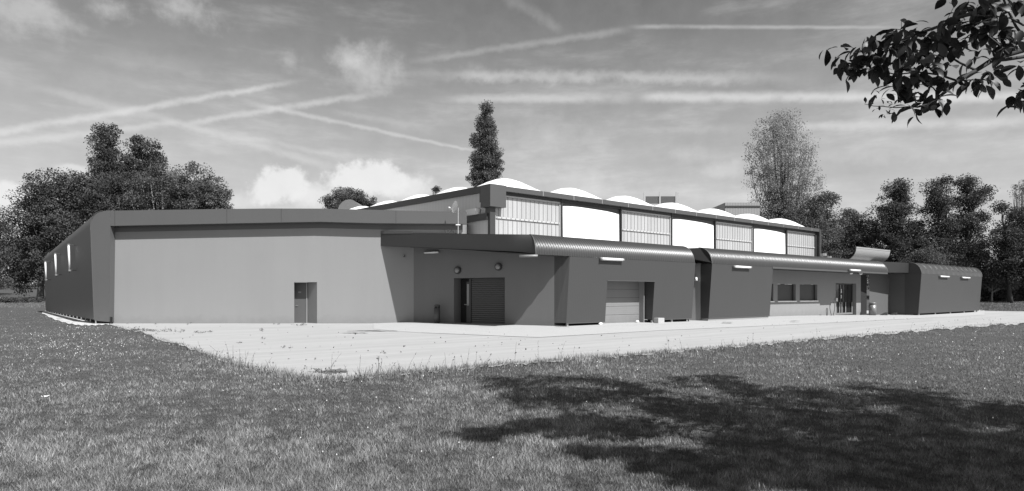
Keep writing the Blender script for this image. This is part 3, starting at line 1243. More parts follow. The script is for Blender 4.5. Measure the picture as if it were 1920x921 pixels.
# backing structure (dark interior frame)
mk = M()
mk.q(HP(0, .35, 3), HP(BAY * 7, .35, 3), HP(BAY * 7, .35, 7.9), HP(0, .35, 7.9))
mk.build('inner_wall', lampg, hl)
for k in range(7):
    s0, s1 = k * BAY + .06, (k + 1) * BAY - .06
    if k % 2 == 0:
        if k == 0:
            s0 = .32
        mk = M()
        n_ = 15
        w_ = (s1 - s0) / n_
        for j in range(n_):
            a_, b_ = s0 + j * w_, s0 + (j + 1) * w_
            mk.q(HP(a_, .1, 3.5), HP(b_ - .02, .1, 3.5), HP(b_ - .02, .1, 7.7), HP(a_, .1, 7.7))
        o = mk.build('translucent_panel', polym, hl)
        mk = M()
        for j in range(n_ + 1):
            a_ = s0 + j * w_
            hbox(mk, a_ - .014, a_ + .012, .08, .1, 3.6, 7.6)
        for j in range(n_ * 3):
            a_ = s0 + (j + .5) * w_ / 3
            hbox(mk, a_ - .004, a_ + .004, .095, .1, 3.6, 7.6)
        mk.build('ribs', polyr, o)
        mk = M()
        hbox(mk, s0 + .1, s1 - .1, .03, .06, 6.22, 6.33)
        hbox(mk, s0, s1, .03, .06, 7.56, 7.66)
        hbox(mk, s0, s0 + .08, .03, .06, 3.6, 7.55)
        hbox(mk, s1 - .08, s1, .03, .06, 3.6, 7.55)
        mk.build('rail', railm, o)
        mk = M()
        for j in range(n_):
            a_ = s0 + (j + .5) * w_
            hbox(mk, a_ - .03, a_ + .03, .01, .03, 6.25, 6.31)
        mk.build('bolts', lampg, o)
    else:
        # stretched white sheet with a sagging top edge
        mk = M()
        nn = 16
        for j in range(nn):
            u0, u1 = j / nn, (j + 1) / nn

            def tz(u):
                return 7.42 + .1 * (1 - (2 * u - 1) ** 4) - .12 * u
            a_, b_ = s0 + .1 + (s1 - s0 - .2) * u0, s0 + .1 + (s1 - s0 - .2) * u1
            bu0, bu1 = .12 * math.sin(math.pi * u0), .12 * math.sin(math.pi * u1)
            mk.q(HP(a_, -bu0 * .3, 3.5), HP(b_, -bu1 * .3, 3.5), HP(b_, .05 - bu1 * .4, tz(u1)), HP(a_, .05 - bu0 * .4, tz(u0)))
        mk.build('white_sheet_panel', white, hl, True)
        M_ = M()
        hbox(M_, s0, s1, .1, .2, 7.2, 7.85)
        M_.build('top_shadow_strip', gutterm, hl)  # dark strip standing in for the shadow band above the sheet
mk = M()
for k in range(1, 7):
    s_ = k * BAY
    hbox(mk, s_ - .06, s_ + .06, -.06, .3, 3.5, ZT - .3)
mk.build('mullions', darkm, hl)
mk = M()
hbox(mk, BAY * 7 - .15, BAY * 7 + .12, -.02, .4, 3.5, ZT - .3)
hbox(mk, BAY * 7 + .12, BAY * 7 + .5, -.3, .6, 3.5, ZT - .05)
mk.build('end_frame', fasciam, hl)
# gable side
mk = M()
zr = lambda t: ZT + t * .016
mk.q(HP(0, HT, 3), HP(0, 0, 3), HP(0, 0, zr(0)), HP(0, HT, zr(HT)))
mk.q(HP(BAY * 7, 0, 3), HP(BAY * 7, HT, 3), HP(BAY * 7, HT, zr(HT)), HP(BAY * 7, 0, ZT))
mk.q(HP(BAY * 7, HT, 3), HP(0, HT, 3), HP(0, HT, zr(HT)), HP(BAY * 7, HT, zr(HT)))
mk.build('gable_wall', gable, hl)
mk = M()
mk.box(HP(-.25, .6, ZT - .36), Vector((AX, AY, 0)) * (HT - .6) + Vector((0, 0, .016 * HT)), Vector((BX, BY, 0)) * .249, (0, 0, .38))
mk.build('gable_fascia', fasciam, hl)
mk = M()
mk.box(HP(-.3, -.35, 6.85), Vector((BX, BY, 0)) * 1.2, Vector((AX, AY, 0)) * .95, (0, 0, 1.32))
mk.box(HP(-.2, .5, 7.2), Vector((BX, BY, 0)) * .199, Vector((AX, AY, 0)) * .35, (0, 0, .6))
mk.build('corner_box', gutterm, hl)
mk = M()
hbox(mk, -.12, .28, -.1, .12, 3.5, 6.85)
hbox(mk, -.1, -.001, .121, .4, 6.5, 7.2)
hbox(mk, -.2, -.001, .12, 3.2, 6.12, 6.5)
mk.build('corner_post', fasciam, hl)
# pale parapet box by the dish
mk = M()
hbox(mk, -.4, -.05, 1.0, 2.0, 6.5, 6.85)
mk.build('roof_upstand', mat('upstand_pale', .8, .7, nscale=1, namp=.05), hl)
# membrane bubbles
NT = 5
mk = M()
mk.q(HP(0, 0, ZT - .08), HP(BAY * 7, 0, ZT - .08), HP(BAY * 7, HT, ZT + .3), HP(0, HT, ZT + .3))
mk.build('roof_deck', conc, hl)
for i in range(7):
    for j in range(NT):
        n_ = 12
        v, f = [], []
        for a in range(n_ + 1):
            for b in range(n_ + 1):
                u, w_ = a / n_, b / n_
                hgt = (1.05 if (i == 0 or j == 0) else .3) * (max(0, math.sin(math.pi * u)) ** 1.8) * (max(0, math.sin(math.pi * w_)) ** .8)
                p = HP((i + u) * BAY + (0 if i else 0), (j + w_) * HT / NT, ZT - .04 + (j + w_) * HT / NT * .016 + hgt)
                v.append(p)
        for a in range(n_):
            for b in range(n_):
                k = a * (n_ + 1) + b
                f.append((k, k + n_ + 1, k + n_ + 2, k + 1))
        m_ = M()
        m_.v, m_.f = v, f
        m_.build('roof_dome', domem, hl, True)

# vaulted grey roof further back left
vt = thing('vaulted_shed', (-20, 78, 0), 'grey barrel vaulted roof just showing behind the white bubble roof at left', 'building')
mk = M()
vx0, vx1 = PT(646, 380, 74)[0], PT(680, 380, 74)[0]
for k in range(10):
    a0, a1 = math.pi * k / 10, math.pi * (k + 1) / 10
    def vp(a, y):
        c = (vx0 + vx1) / 2
        return (c - math.cos(a) * (vx1 - vx0) * .65, y, 10.6 + math.sin(a) * 1.6)
    mk.q(vp(a0, 72), vp(a1, 72), vp(a1, 92), vp(a0, 92))
    mk.q(vp(a0, 72), vp(a0, 72)[:2] + (10.5,), vp(a1, 72)[:2] + (10.5,), vp(a1, 72))
mk.build('roof', mat('grey_membrane', .16, .6, nscale=1.2, namp=.15), vt, True)
M().box((vx0 - 1, 72.2, 0), (vx1 - vx0 + 2, 0, 0), (0, 19, 0), (0, 0, 10.6)).build('wall', gable, vt)

# rooftop screen plant behind
ry = 78.0
pl = thing('screened_plant_tower', (PT(1233, 390, ry)[0], ry, 0), 'rooftop plant enclosure with dark louvred screens and pale posts above the hall roof', 'plant enclosure')
x0, x1 = PT(1208.5, 0, ry)[0], PT(1269, 0, ry)[0]
zt, zm, zl = PT(0, 368, ry)[2], PT(0, 382, ry)[2], PT(0, 392, ry)[2]
mk = M()
n_ = 9
for (a, b) in ((x0 + .15, PT(1235.5, 0, ry)[0]), (PT(1238.5, 0, ry)[0], x1 - .2)):
    for k in range(n_):
        z0 = zm + (zt - zm) * k / n_
        mk.box((a, ry, z0), (b - a, 0, 0), (0, .12, 0), (0, 0, (zt - zm) / n_ * .88))
mk.build('louvre_screen', mat('louvre', .07, .5), pl)
mk = M()
for k in range(n_):
    z0 = zm - .3 + (zt - zm - .3) * k / n_
    mk.box((x0 + .3, ry + 6, z0 + .1), (-.3, -6, .0), (0, .12, 0), (0, 0, (zt - zm) / n_ * .8))
mk.build('side_screen', darkm, pl)
mk = M()
for px in (1208, 1237, 1268, 1270.5):
    x = PT(px, 0, ry)[0]
    mk.box((x - .08, ry - .15, zl - 2), (.16, 0, 0), (0, .16, 0), (0, 0, zt - zl + 2.5))
for (xa, yb_) in ((x0 + .3, ry + 6), (x0 + .2, ry + 4), (x0 + .1, ry + 2)):
    mk.box((xa - .08, yb_, zl - 2), (.14, 0, 0), (0, .14, 0), (0, 0, zt - zl + 1.6))
for zz in (zm - .25, zl + .05, zl - .6):
    mk.box((x0, ry - .05, zz), (x1 - x0, 0, 0), (0, .1, 0), (0, 0, .14))
mk.build('posts', steel, pl)
M().box((x0 - 2, ry + 6.3, 0), (x1 - x0 + 2, 0, 0), (0, 8, 0), (0, 0, zl + .6)).build('wall', gable, pl)

cy = 84.0
cb = thing('corrugated_tower', (PT(1385, 0, cy)[0], cy, 0), 'pale corrugated steel block with curved dark side wall above the hall roof', 'building')
x0, x1 = PT(1359.5, 0, cy)[0], PT(1425, 0, cy)[0]
zt, zl = PT(0, 380, cy)[2], 0
M().box((x0, cy, 0), (x1 - x0, 0, 0), (0, 10, 0), (0, 0, zt)).build('wall', mat('pale_corrugated', .25, .6, wave=((1, 0, 0), .35, .1)), cb)
M().box((x0 - .05, cy - .08, PT(0, 388.8, cy)[2]), (x1 - x0 + .1, 0, 0), (0, .078, 0), (0, 0, .2)).build('band', darkm, cb)
mk = M()
mk.q((x0 - .02, cy, 0), (x0 - .02, cy, zt), *[(x0 - .02 + .13 * k, cy + 1.1 * k, zt - .05 * k - .03 * k * k) for k in range(1, 5)], (x0 + .5, cy + 4.4, 0))
mk.build('side_wall', mat('tower_side', .09, .7), cb)
mk = M()
mk.box((x0 + .22, cy + 2.4, PT(0, 398, cy)[2]), (-.07, -.6, 0), (-.1, 0, 0), (0, 0, .9))
mk.build('window', blackm, cb)


# ------------------------------------------------------------------ small objects on the buildings
def wall_tube(px, py, wpx, d, label, group='tube lamps on the curved facade', zadd=0, plane=None):
    s0, s1 = sx(px - wpx / 2, d), sx(px + wpx / 2, d)
    c = FB((s0 + s1) / 2, d, 0)
    z = EYE + (HZ - py) / F * c[1]
    t = thing('tube_lamp', (c[0], c[1], z), label, 'lamp', group)
    M().tube([FB(s0 + .06, d, z), FB(s1 - .06, d, z)], .075, 10).build('tube', lampw, t, True)
    for a, b in ((s0, s0 + .08), (s1 - .08, s1)):
        M().tube([FB(a, d, z), FB(b, d, z)], .085, 10).build('end_cap', lampg, t, True)
    M().fbox(s0 + .05, s1 - .05, d - .13, d - .05, z - .04, z + .03).build('bracket', darkm, t)
    return t


wall_tube(1147.5, 486.5, 43, .35, 'long white tube lamp on the dark panel above the garage door')
wall_tube(1392, 501, 32, .35, 'white tube lamp on the dark panel left of the shuttered windows')
wall_tube(1603, 507, 20, .42, 'white tube lamp on the curved eave above the glass doors')
wall_tube(1771, 518.8, 17, 1.36, 'white tube lamp on the end block, left one of its pair')
wall_tube(1811, 521, 15, 1.36, 'white tube lamp on the end block, right one of its pair')
for i, px in enumerate((1596, 1614)):
    s_ = sx(px, -.1)
    c = FB(s_, -.1, 3.28)
    t = thing('eave_downlight', c, 'small white dome light under the curved eave, ' + ('left one above the glass doors' if i == 0 else 'right one above the bin and door edge'), 'lamp', 'dome lights under the eave')
    M().tube([(c[0], c[1], 3.42), (c[0], c[1], 3.36)], [.12, .14], 10).build('base', lampg, t)
    M().tube([(c[0], c[1], 3.36), (c[0], c[1], 3.3), (c[0], c[1], 3.25)], [.14, .12, .05], 10).build('dome', lampw, t, True)
# canopy batten lights
for px, py, w_, off, lab in ((812, 474, 26, 1.6, 'grey batten light under the canopy, near the inner corner of the bay'),
                             (991, 480.5, 34, 1.5, 'grey batten light under the canopy, by the rounded roof end')):
    t_ = RW(px)
    a, b = Vector(rp(RW(px - w_ / 2), 0, 0)), Vector(rp(RW(px + w_ / 2), 0, 0))
    if px > 900:
        a, b = Vector(PT(px - w_ / 2, 0, 30.2)), Vector(PT(px + w_ / 2, 0, 29.9))
    else:
        a, b = a + nv * .15, b + nv * .15
    z = EYE + (HZ - py) / F * a.y
    a.z = b.z = z
    t = thing('batten_light', tuple((a + b) / 2), lab, 'lamp', 'batten lights in the bay')
    M().tube([a, b], .055, 8).build('tube', lampw if px < 900 else lampg, t, True)
    M().tube([a + Vector((0, .08, .05)), b + Vector((0, .08, .05))], .035, 6).build('bracket', darkm, t)
# round bulkhead lights
for px, py, lab in ((859, 507, 'round white bulkhead light above the open side door of the bay'), (935.5, 500.5, 'round white bulkhead light above the roller shutter')):
    t_ = RW(px)
    base = Vector(rp(t_, 0, 0))
    z = EYE + (HZ - py) / F * base.y
    base.z = z
    t = thing('bulkhead_light', tuple(base), lab, 'lamp', 'round lights on the bay wall')
    M().tube([base + nv * .0, base + nv * .1], .2, 16).build('rim', darkm, t)
    M().tube([base + nv * .101, base + nv * .16, base + nv * .19], [.15, .13, .06], 14).build('diffuser', lampg, t, True)
# sensor near the corner
p = Vector(((758 - CX) / F * FY, FY - .05, EYE + (HZ - 481) / F * FY))
t = thing('security_sensor', tuple(p), 'tiny dark security sensor on the rendered wall beside the canopy corner', 'sensor')
M().box(p + Vector((-.04, -.1, -.04)), (.08, 0, 0), (0, .12, 0), (0, 0, .1)).build('housing', darkm, t)
M().tube([p + Vector((0, -.08, .05)), p + Vector((0, -.16, .02))], .03, 8).build('lens', lampg, t)
# spike lamp in the gap
p = g1p - w2 * .28 + Vector((w2.y, -w2.x, 0)) * .0
q_ = p + Vector((-.516, -.857, 0)) * .22
z = EYE + (HZ - 524) / F * p.y
t = thing('bracket_spotlight', (p.x, p.y, z), 'small white bracket spotlight in the narrow gap between two dark panels', 'lamp')
M().tube([(p.x, p.y, z), (q_.x, q_.y, z)], .03, 6).build('arm', lampg, t)
M().tube([(q_.x, q_.y, z + .12), (q_.x - .02, q_.y - .03, z - .1)], [.06, .1], 8).build('head', lampw, t, True)

# satellite dish on mast
my = 35.2
mx = (859 - CX) / F * my
zb, zt = 4.95, EYE + (HZ - 381) / F * my
t = thing('satellite_dish', (mx, my, zb), 'white satellite dish on a slim mast standing on the canopy roof', 'satellite dish')
M().tube([(mx, my, zb), (mx, my, zt - .25)], .03, 8).build('mast', steel, t)
M().box((mx - .12, my - .05, zb + .45), (.24, 0, 0), (0, .1, 0), (0, 0, .05)).build('clamp', lampw, t)
mk = M()
dc = Vector((mx - .1, my - .05, zt - .22))
ax = Vector((-.82, -.56, .15)).normalized()
u_ = ax.cross(Vector((0, 0, 1))).normalized()
v_ = ax.cross(u_)
rings = 5
for r in range(rings):
    for k in range(16):
        def dp(rr, kk):
            th = 2 * math.pi * kk / 16
            rad = .33 * rr / rings
            return dc + (u_ * math.cos(th) * .85 + v_ * math.sin(th)) * rad + ax * (rad * rad * .9)
        mk.q(dp(r, k), dp(r + 1, k), dp(r + 1, k + 1), dp(r, k + 1)) if r else mk.q(dp(0, k), dp(1, k), dp(1, k + 1))
mk.build('reflector', lampw, t, True)
M().tube([dc + v_ * .3 * (1 if v_.z < 0 else -1), dc + ax * .42 + Vector((0, 0, -.12))], .012, 5).build('feed_arm', steel, t)
M().tube([dc + ax * .38 + Vector((0, 0, -.12)), dc + ax * .48 + Vector((0, 0, -.12))], .035, 8).build('receiver', lampw, t)
mk = M()
pts = []
for k in range(40):
    a = k / 39
    pts.append((mx - .75 + a * .7, my - .1 + .1 * math.sin(k), zb + .12 + .1 * math.sin(k * .9) * math.sin(k * .33)))
mk.tube(pts, .015, 4)
mk.build('cable', darkm, t)

# roof vent pots
vx = PT(1549, 0, 62)[0]
t = thing('roof_vent', (vx, 62, 4.5), 'pale roof vent with twin cowls beside the hall end, in front of the trees', 'vent')
M().tube([(vx - .25, 62, 4.5), (vx - .25, 62, 5.3), (vx - .25, 62, 5.32), (vx - .25, 62, 5.55)], [.18, .18, .28, .28], 10).build('cowl', lampg, t)
M().tube([(vx + .22, 62, 4.5), (vx + .22, 62, 5.0), (vx + .22, 62, 5.02), (vx + .22, 62, 5.25)], [.16, .16, .3, .3], 10).build('cowl', steel, t)

# concrete block
c = Vector(FB(sx(1226, .25), .25, .06))
t = M().box(c, Vector((BX, BY, 0)) * .36 + Vector((.1, -.05, 0)), Vector((NX, NY, 0)) * .3, (0, 0, .3)).build('concrete_block', conc, bevel=.012)
tag(t, 'pale concrete block on the ground at the foot of the right garage panel', 'block')
# white stone props at the panel feet
for px, d, lab in ((1126, .0, 'small white stone under the left panel beside the garage door'), (1195, -.55, 'small white stone at the inner foot of the garage door')):
    c = Vector(FB(sx(px, d), d, .08))
    bm = bmesh.new()
    bmesh.ops.create_icosphere(bm, subdivisions=2, radius=.11)
    for v in bm.verts:
        v.co *= rnd.uniform(.85, 1.15)
        v.co.z *= .7
    me = bpy.data.meshes.new('stone')
    bm.to_mesh(me)
    bm.free()
    me.materials.append(lampw)
    o = bpy.data.objects.new('stone', me)
    COL.objects.link(o)
    o.location = c + Vector((0, 0, .06))
    tag(o, lab, 'stone')


def litter_bin(p, h, r, label, m):
    t = thing('litter_bin', p, label, 'bin')
    x, y, z = p
    M().tube([(x, y, z + .04), (x, y, z + h * .82)], r, 20).build('body', m, t, True)
    M().tube([(x, y, z), (x, y, z + .05)], r * .9, 16).build('foot', darkm, t)
    mk = M()
    hh = h * .82
    mk.tube([(x, y, z + h * .9), (x, y, z + h * .97), (x, y, z + h)], [r * 1.03, r * .95, r * .5], 20)
    mk.build('hood', m, t, True)
    mk = M()
    for k in range(4):
        th = k * math.pi / 2 + .4
        mk.box((x + math.cos(th) * r * .85 - .02, y + math.sin(th) * r * .85 - .02, z + hh), (.04, 0, 0), (0, .04, 0), (0, 0, h * .1))
    mk.build('hood_posts', m, t)
    M().tube([(x, y, z + hh), (x, y, z + h * .9)], r * .8, 14).build('liner', blackm, t)
    return t


pb = Vector(rp(RW(829), .45, 0))
litter_bin((pb.x, pb.y, .1), 1.0, .17, 'dark slim litter bin standing in the shade of the bay left of the open door', mat('bin_dark', .06, .5, nscale=5, namp=.2))
bp_ = FB(sx(1636, -.9), -.9, 0)
litter_bin((bp_[0], bp_[1], gz(bp_[0], bp_[1]) + .03), 1.12, .3, 'cylindrical grey steel litter bin with hood by the right of the glass doors', binm)
# hoops
for px, wpx, y0, y1, w_, lab in ((1560.5, 14, 565.5, 592, 1.0, 'teardrop shaped steel bicycle hoop directly left of the glass doors'),
                                 (1550.5, 4, 577.5, 592, .3, 'narrow bicycle hoop seen edge-on left of the taller teardrop hoop')):
    X, Y, z = FB(sx(px, -.9), -.9, 0)
    z = gz(X, Y) + .02
    hh = (y1 - y0) / F * Y
    hw = wpx / 2 / F * Y
    t = thing('bicycle_hoop', (X, Y, z), lab, 'bicycle rack')
    pts = []
    for k in range(25):
        th = -math.pi * .5 + (k / 24) * 2 * math.pi
        u = k / 24
        # teardrop: foot narrow, top round
        ang = math.pi * 2 * u
        xw = hw * math.sin(ang) * (-1) * (.55 + .45 * (1 - math.cos(ang)) / 2)
        zz = hh * (1 - math.cos(ang)) / 2
        if u < .06 or u > .94:
            xw = -hw * .35 if u < .5 else hw * .35
            zz = 0 if (u < .02 or u > .98) else hh * .08
        pts.append((X + xw, Y + (xw * .4), z + zz))
    M().tube(pts, .022, 6).build('hoop_tube', darkm, t, True)
    M().box((X - hw * .6, Y - .05, z), (hw * 1.2, 0, 0), (0, .1, 0), (0, 0, .03)).build('base_plate', steel, t)
# tap/box on wall left of doors
c = Vector(FB(SD0 - .15, ED + .06, 1.08))
t = M().box(c, Vector((BX, BY, 0)) * .14, Vector((NX, NY, 0)) * .1, (0, 0, .26)).build('intercom_box', lampw, bevel=.01)
tag(t, 'tiny white intercom box on the wall beside the glass doors', 'intercom')
# wedges
for px, lab in ((1656, 'small dark ramp wedge on the paving right of the litter bin'), (1674, 'small dark ramp wedge on the paving nearest the end block')):
    X, Y, z = FB(sx(px, -.5), -.5, 0)
    z = gz(X, Y) + .03
    mk = M()
    mk.prism([(X, Y), (X + .45, Y + .1), (X + .4, Y + .5), (X - .05, Y + .4)], [z, z, z, z], [z + .03, z + .25, z + .22, z + .03])
    mk.tube([(X + .3, Y - .02, z + .1), (X + .45, Y + .1, z + .2)], .03, 6)
    tag(mk.build('ramp_wedge', darkm), lab, 'wedge')


# ------------------------------------------------------------------ vegetation
def tri_mesh(name, verts, faces_n, k, m, tone=None, parent=None):
    """verts (n*k,3) numpy, every k verts make one face"""
    me = bpy.data.meshes.new(name)
    n = faces_n
    me.vertices.add(n * k)
    me.vertices.foreach_set('co', verts.astype(np.float32).ravel())
    me.loops.add(n * k)
    me.loops.foreach_set('vertex_index', np.arange(n * k, dtype=np.int32))
    me.polygons.add(n)
    me.polygons.foreach_set('loop_start', np.arange(0, n * k, k, dtype=np.int32))
    me.update()
    if tone is not None:
        at = me.attributes.new('tone', 'FLOAT', 'POINT')
        at.data.foreach_set('value', np.repeat(tone, k).astype(np.float32))
    me.materials.append(m)
    me.update(calc_edges=True)
    o = bpy.data.objects.new(name, me)
    COL.objects.link(o)
    if parent:
        o.parent = parent
        o.location = -Vector(parent['base'])
    return o


def leaf_cloud(clumps, per, size, spread):
    if size > .28:
        per, size = int(per * 1.9), size * .68
    """clumps: (n,3) centres, spread (n,) radius -> leaf quads"""
    n = len(clumps)
    c = np.repeat(clumps, per, axis=0)
    sp = np.repeat(spread, per)
    off = rng.normal(size=(n * per, 3))
    off *= (rng.random(n * per) ** .45 / np.linalg.norm(off, axis=1))[:, None]
    off[:, 2] *= .7
    c = c + off * sp[:, None]
    N_ = len(c)
    a = rng.normal(size=(N_, 3))
    a /= np.linalg.norm(a, axis=1)[:, None]
    b = rng.normal(size=(N_, 3))
    b = np.cross(a, b)
    b /= np.linalg.norm(b, axis=1)[:, None]
    s1 = size * rng.uniform(.5, 1.25, N_)[:, None]
    s2 = s1 * rng.uniform(.45, .8, N_)[:, None]
    q = np.stack([c - a * s1 * .5, c + b * s2 * .5 + a * s1 * .05, c + a * s1 * .5, c - b * s2 * .5 + a * s1 * .05], axis=1)
    return q.reshape(-1, 3), N_


def tree(name, label, cat, group, px, Y, blobs, nclump=90, per=70, size=.4, spread=1.3, m=leafm, bm_=bark, trunk_r=.28,
         base_px=None, shell=.55, limbs=16, toneamp=.35, upright=False, depth=1.0, zb=None, limb_r=.1, forks=0):
    bx = ((base_px or px) - CX) / F * Y
    z0 = gz(bx, Y) if zb is None else zb
    t = thing(name, (bx, Y, z0), label, cat, group)
    cl, spd = [], []
    tot = sum(b[2] * b[3] for b in blobs)
    cen = []
    for (x, y, rx, ry) in blobs:
        c = Vector(PT(x, y, Y))
        wx, wz = rx / F * Y, ry / F * Y
        n = max(6, int(nclump * rx * ry / tot))
        for _ in range(n):
            while True:
                v = np.array([rnd.gauss(0, 1) for _ in range(3)])
                v /= np.linalg.norm(v)
                r = rnd.random() ** shell
                break
            p = (c.x + v[0] * wx * r, c.y + v[1] * wx * depth * r, c.z + v[2] * wz * r)
            cl.append(p)
            spd.append(spread * rnd.uniform(.6, 1.25))
        cen.append((c, wx, wz))
    cl = np.array(cl)
    spd = np.array(spd)
    v, n = leaf_cloud(cl, per, size, spd)
    tone = np.repeat(rng.uniform(1 - toneamp, 1 + toneamp, len(cl)), n // len(cl)) * rng.uniform(.85, 1.15, n)
    # trunk and limbs
    mk = M()
    top = max(cen, key=lambda q: q[0].z + q[2] * .5)
    tp = Vector((top[0].x, top[0].y, top[0].z + top[2] * .5))
    b0 = Vector((bx, Y, z0 - .2))
    H = tp.z - b0.z
    tr = []
    for k in range(9):
        u = k / 8
        tr.append(b0.lerp(tp, u) + Vector((rnd.uniform(-1, 1), rnd.uniform(-1, 1), 0)) * .02 * H * u)
    mk.tube(tr, [trunk_r * (1 - .85 * k / 8) * (1.25 if k == 0 else 1) for k in range(9)], 7)
    idx = rnd.sample(range(len(cl)), min(limbs, len(cl)))
    for i in idx:
        e = Vector(cl[i])
        u = max(.12, min(.85, (e.z - b0.z) / H * rnd.uniform(.45, .8)))
        if upright:
            u = max(.08, min(.7, (e.z - b0.z) / H * rnd.uniform(.25, .6)))
        s_ = b0.lerp(tp, u)
        k_ = int(u * 8)
        s_ = tr[k_].lerp(tr[min(8, k_ + 1)], u * 8 - k_)
        mid = s_.lerp(e, .5) + Vector((0, 0, -.06 if upright else .08)) * (e - s_).length
        if upright:
            mid = s_.lerp(e, .45) + Vector(((e.x - s_.x) * .2, (e.y - s_.y) * .2, 0))
        r0 = limb_r * (1 - .7 * u) + .02
        mk.tube([s_, mid, e], [r0, r0 * .6, r0 * .25], 5)
        for _ in range(forks):
            j = rnd.randrange(len(cl))
            e2 = Vector(cl[j])
            if (e2 - mid).length < 4.5:
                mk.tube([mid, mid.lerp(e2, .5), e2], [r0 * .5, r0 * .35, .015], 4)
    mk.build('trunk', bm_, t, True)
    tri_mesh('crown', v, n, 4, m, tone, t)
    return t


GL = 'trees behind the left wing'
tree('broadleaf_tree', 'dark tree at the far left edge, its crown cut by the photo edge', 'tree', GL, -12, 98,
     [(-5, 430, 28, 50), (-15, 490, 42, 55)], 80, 70, .42, 1.6, trunk_r=.4)
tree('broadleaf_tree', 'large dark round-topped tree left of the curved dark wall', 'tree', GL, 75, 84,
     [(88, 362, 42, 44), (62, 410, 42, 50), (100, 420, 50, 60), (55, 475, 45, 50), (110, 490, 50, 50), (40, 520, 28, 30)], 300, 80, .38, 1.3, trunk_r=.4,
     limbs=26)
tree('broadleaf_tree', 'dense tree with pale forked trunks right above the dark side wall', 'tree', GL, 150, 86,
     [(145, 355, 36, 36), (150, 400, 42, 50), (160, 450, 45, 50), (185, 375, 36, 40)], 200, 80, .38, 1.25, bm_=barkp, trunk_r=.28, limbs=30, limb_r=.16)
tree('broadleaf_tree', 'wide tree below the two poplar tops, behind the roof corner', 'tree', GL, 225, 88,
     [(225, 352, 44, 42), (205, 400, 50, 50), (255, 375, 44, 44), (230, 430, 60, 40)], 230, 80, .38, 1.25, bm_=barkp, trunk_r=.28, limbs=34, limb_r=.14)
tree('broadleaf_tree', 'brushy tree with fine upright stems above the dark band', 'tree', GL, 310, 86,
     [(305, 345, 44, 42), (290, 390, 50, 40), (335, 370, 44, 44), (320, 420, 60, 40)], 240, 80, .34, 1.15, m=leafl, bm_=barkp, trunk_r=.2, limbs=60, upright=True, limb_r=.09)
tree('broadleaf_tree', 'airy round tree with sky gaps, right end of the left clump', 'tree', GL, 380, 84,
     [(370, 345, 42, 36), (400, 365, 32, 34), (385, 395, 48, 40), (420, 390, 14, 16)], 150, 62, .34, 1.0, m=leafl, trunk_r=.25, limbs=40, shell=.45)
GP = 'poplars behind the left wing'
tree('poplar_tree', 'tall dark poplar top, left one of the pair above the left clump', 'tree', GP, 200, 106,
     [(200, 248, 20, 20), (198, 275, 26, 28), (205, 310, 30, 30), (200, 350, 34, 50)], 170, 70, .42, 1.25, trunk_r=.4, shell=.5)
tree('poplar_tree', 'double-topped dark poplar, right one of the pair above the left clump', 'tree', GP, 268, 108,
     [(258, 275, 18, 20), (255, 305, 24, 30), (288, 285, 12, 18), (292, 305, 14, 22), (265, 350, 36, 50)], 170, 70, .42, 1.2, trunk_r=.4, shell=.5)
tree('hazy_tree', 'pale hazy tree peeping over the white roof, behind a darker one', 'tree', None, 640, 150,
     [(642, 376, 34, 20), (655, 366, 22, 14), (620, 385, 18, 12)], 90, 60, .5, 1.3, m=leafh, trunk_r=.4)
tree('broadleaf_tree', 'dark small round tree peeping over the white bubble roof', 'tree', None, 668, 118,
     [(668, 375, 30, 16), (655, 385, 30, 16), (690, 380, 16, 12)], 90, 60, .36, 1.0, trunk_r=.4)
tree('broadleaf_tree', 'tiny treetop just above the white roof left of the tall poplar', 'tree', None, 816, 120,
     [(814, 354, 7, 4), (820, 356, 5, 4)], 12, 40, .3, .5, trunk_r=.3)
tree('poplar_tree', 'solitary tall Lombardy poplar standing behind the hall roof corner', 'tree', None, 911, 112,
     [(911, 205, 12, 15), (913, 228, 18, 24), (912, 260, 19, 30), (918, 290, 20, 30), (893, 270, 9, 22), (900, 310, 22, 28),
      (925, 315, 16, 26), (892, 335, 14, 16), (915, 345, 26, 20)], 300, 75, .36, .95, m=leafl, trunk_r=.5, limbs=30, shell=.45, upright=True, base_px=911)
tree('aspen_tree', 'tall feathery see-through tree with many fine upright branches behind the hall end', 'tree', None, 1468, 92,
     [(1460, 240, 44, 34), (1462, 280, 60, 48), (1470, 330, 70, 60), (1485, 375, 58, 48), (1450, 400, 52, 40), (1440, 430, 44, 25)],
     1000, 40, .2, 1.05, m=leafx, bm_=barkd, trunk_r=.3, limbs=170, upright=True, shell=.36, limb_r=.055, toneamp=.3)
GR = 'trees behind the right blocks'
tree('broadleaf_tree', 'mid-height tree with spreading twigs right of the feathery tree', 'tree', GR, 1520, 86,
     [(1535, 385, 30, 28), (1510, 415, 40, 34), (1545, 425, 34, 34), (1500, 450, 50, 40), (1560, 372, 9, 8)], 210, 70, .32, 1.0, m=leafl, bm_=barkd, trunk_r=.2, limbs=50)
tree('broadleaf_tree', 'rounded grey-green tree low behind the upturned roof sheet', 'tree', GR, 1600, 94,
     [(1590, 432, 40, 36), (1598, 405, 16, 14), (1620, 440, 30, 34), (1585, 470, 60, 34), (1560, 450, 34, 30)], 230, 75, .34, 1.1, m=leafl, trunk_r=.3)
tree('broadleaf_tree', 'dense dark conical tree left of the two-topped tree', 'tree', GR, 1688, 90,
     [(1686, 345, 12, 14), (1682, 362, 24, 18), (1678, 392, 36, 30), (1675, 430, 46, 34), (1690, 468, 54, 36), (1720, 440, 22, 30), (1690, 498, 56, 20)], 330, 80, .34, 1.15, trunk_r=.45, limbs=24)
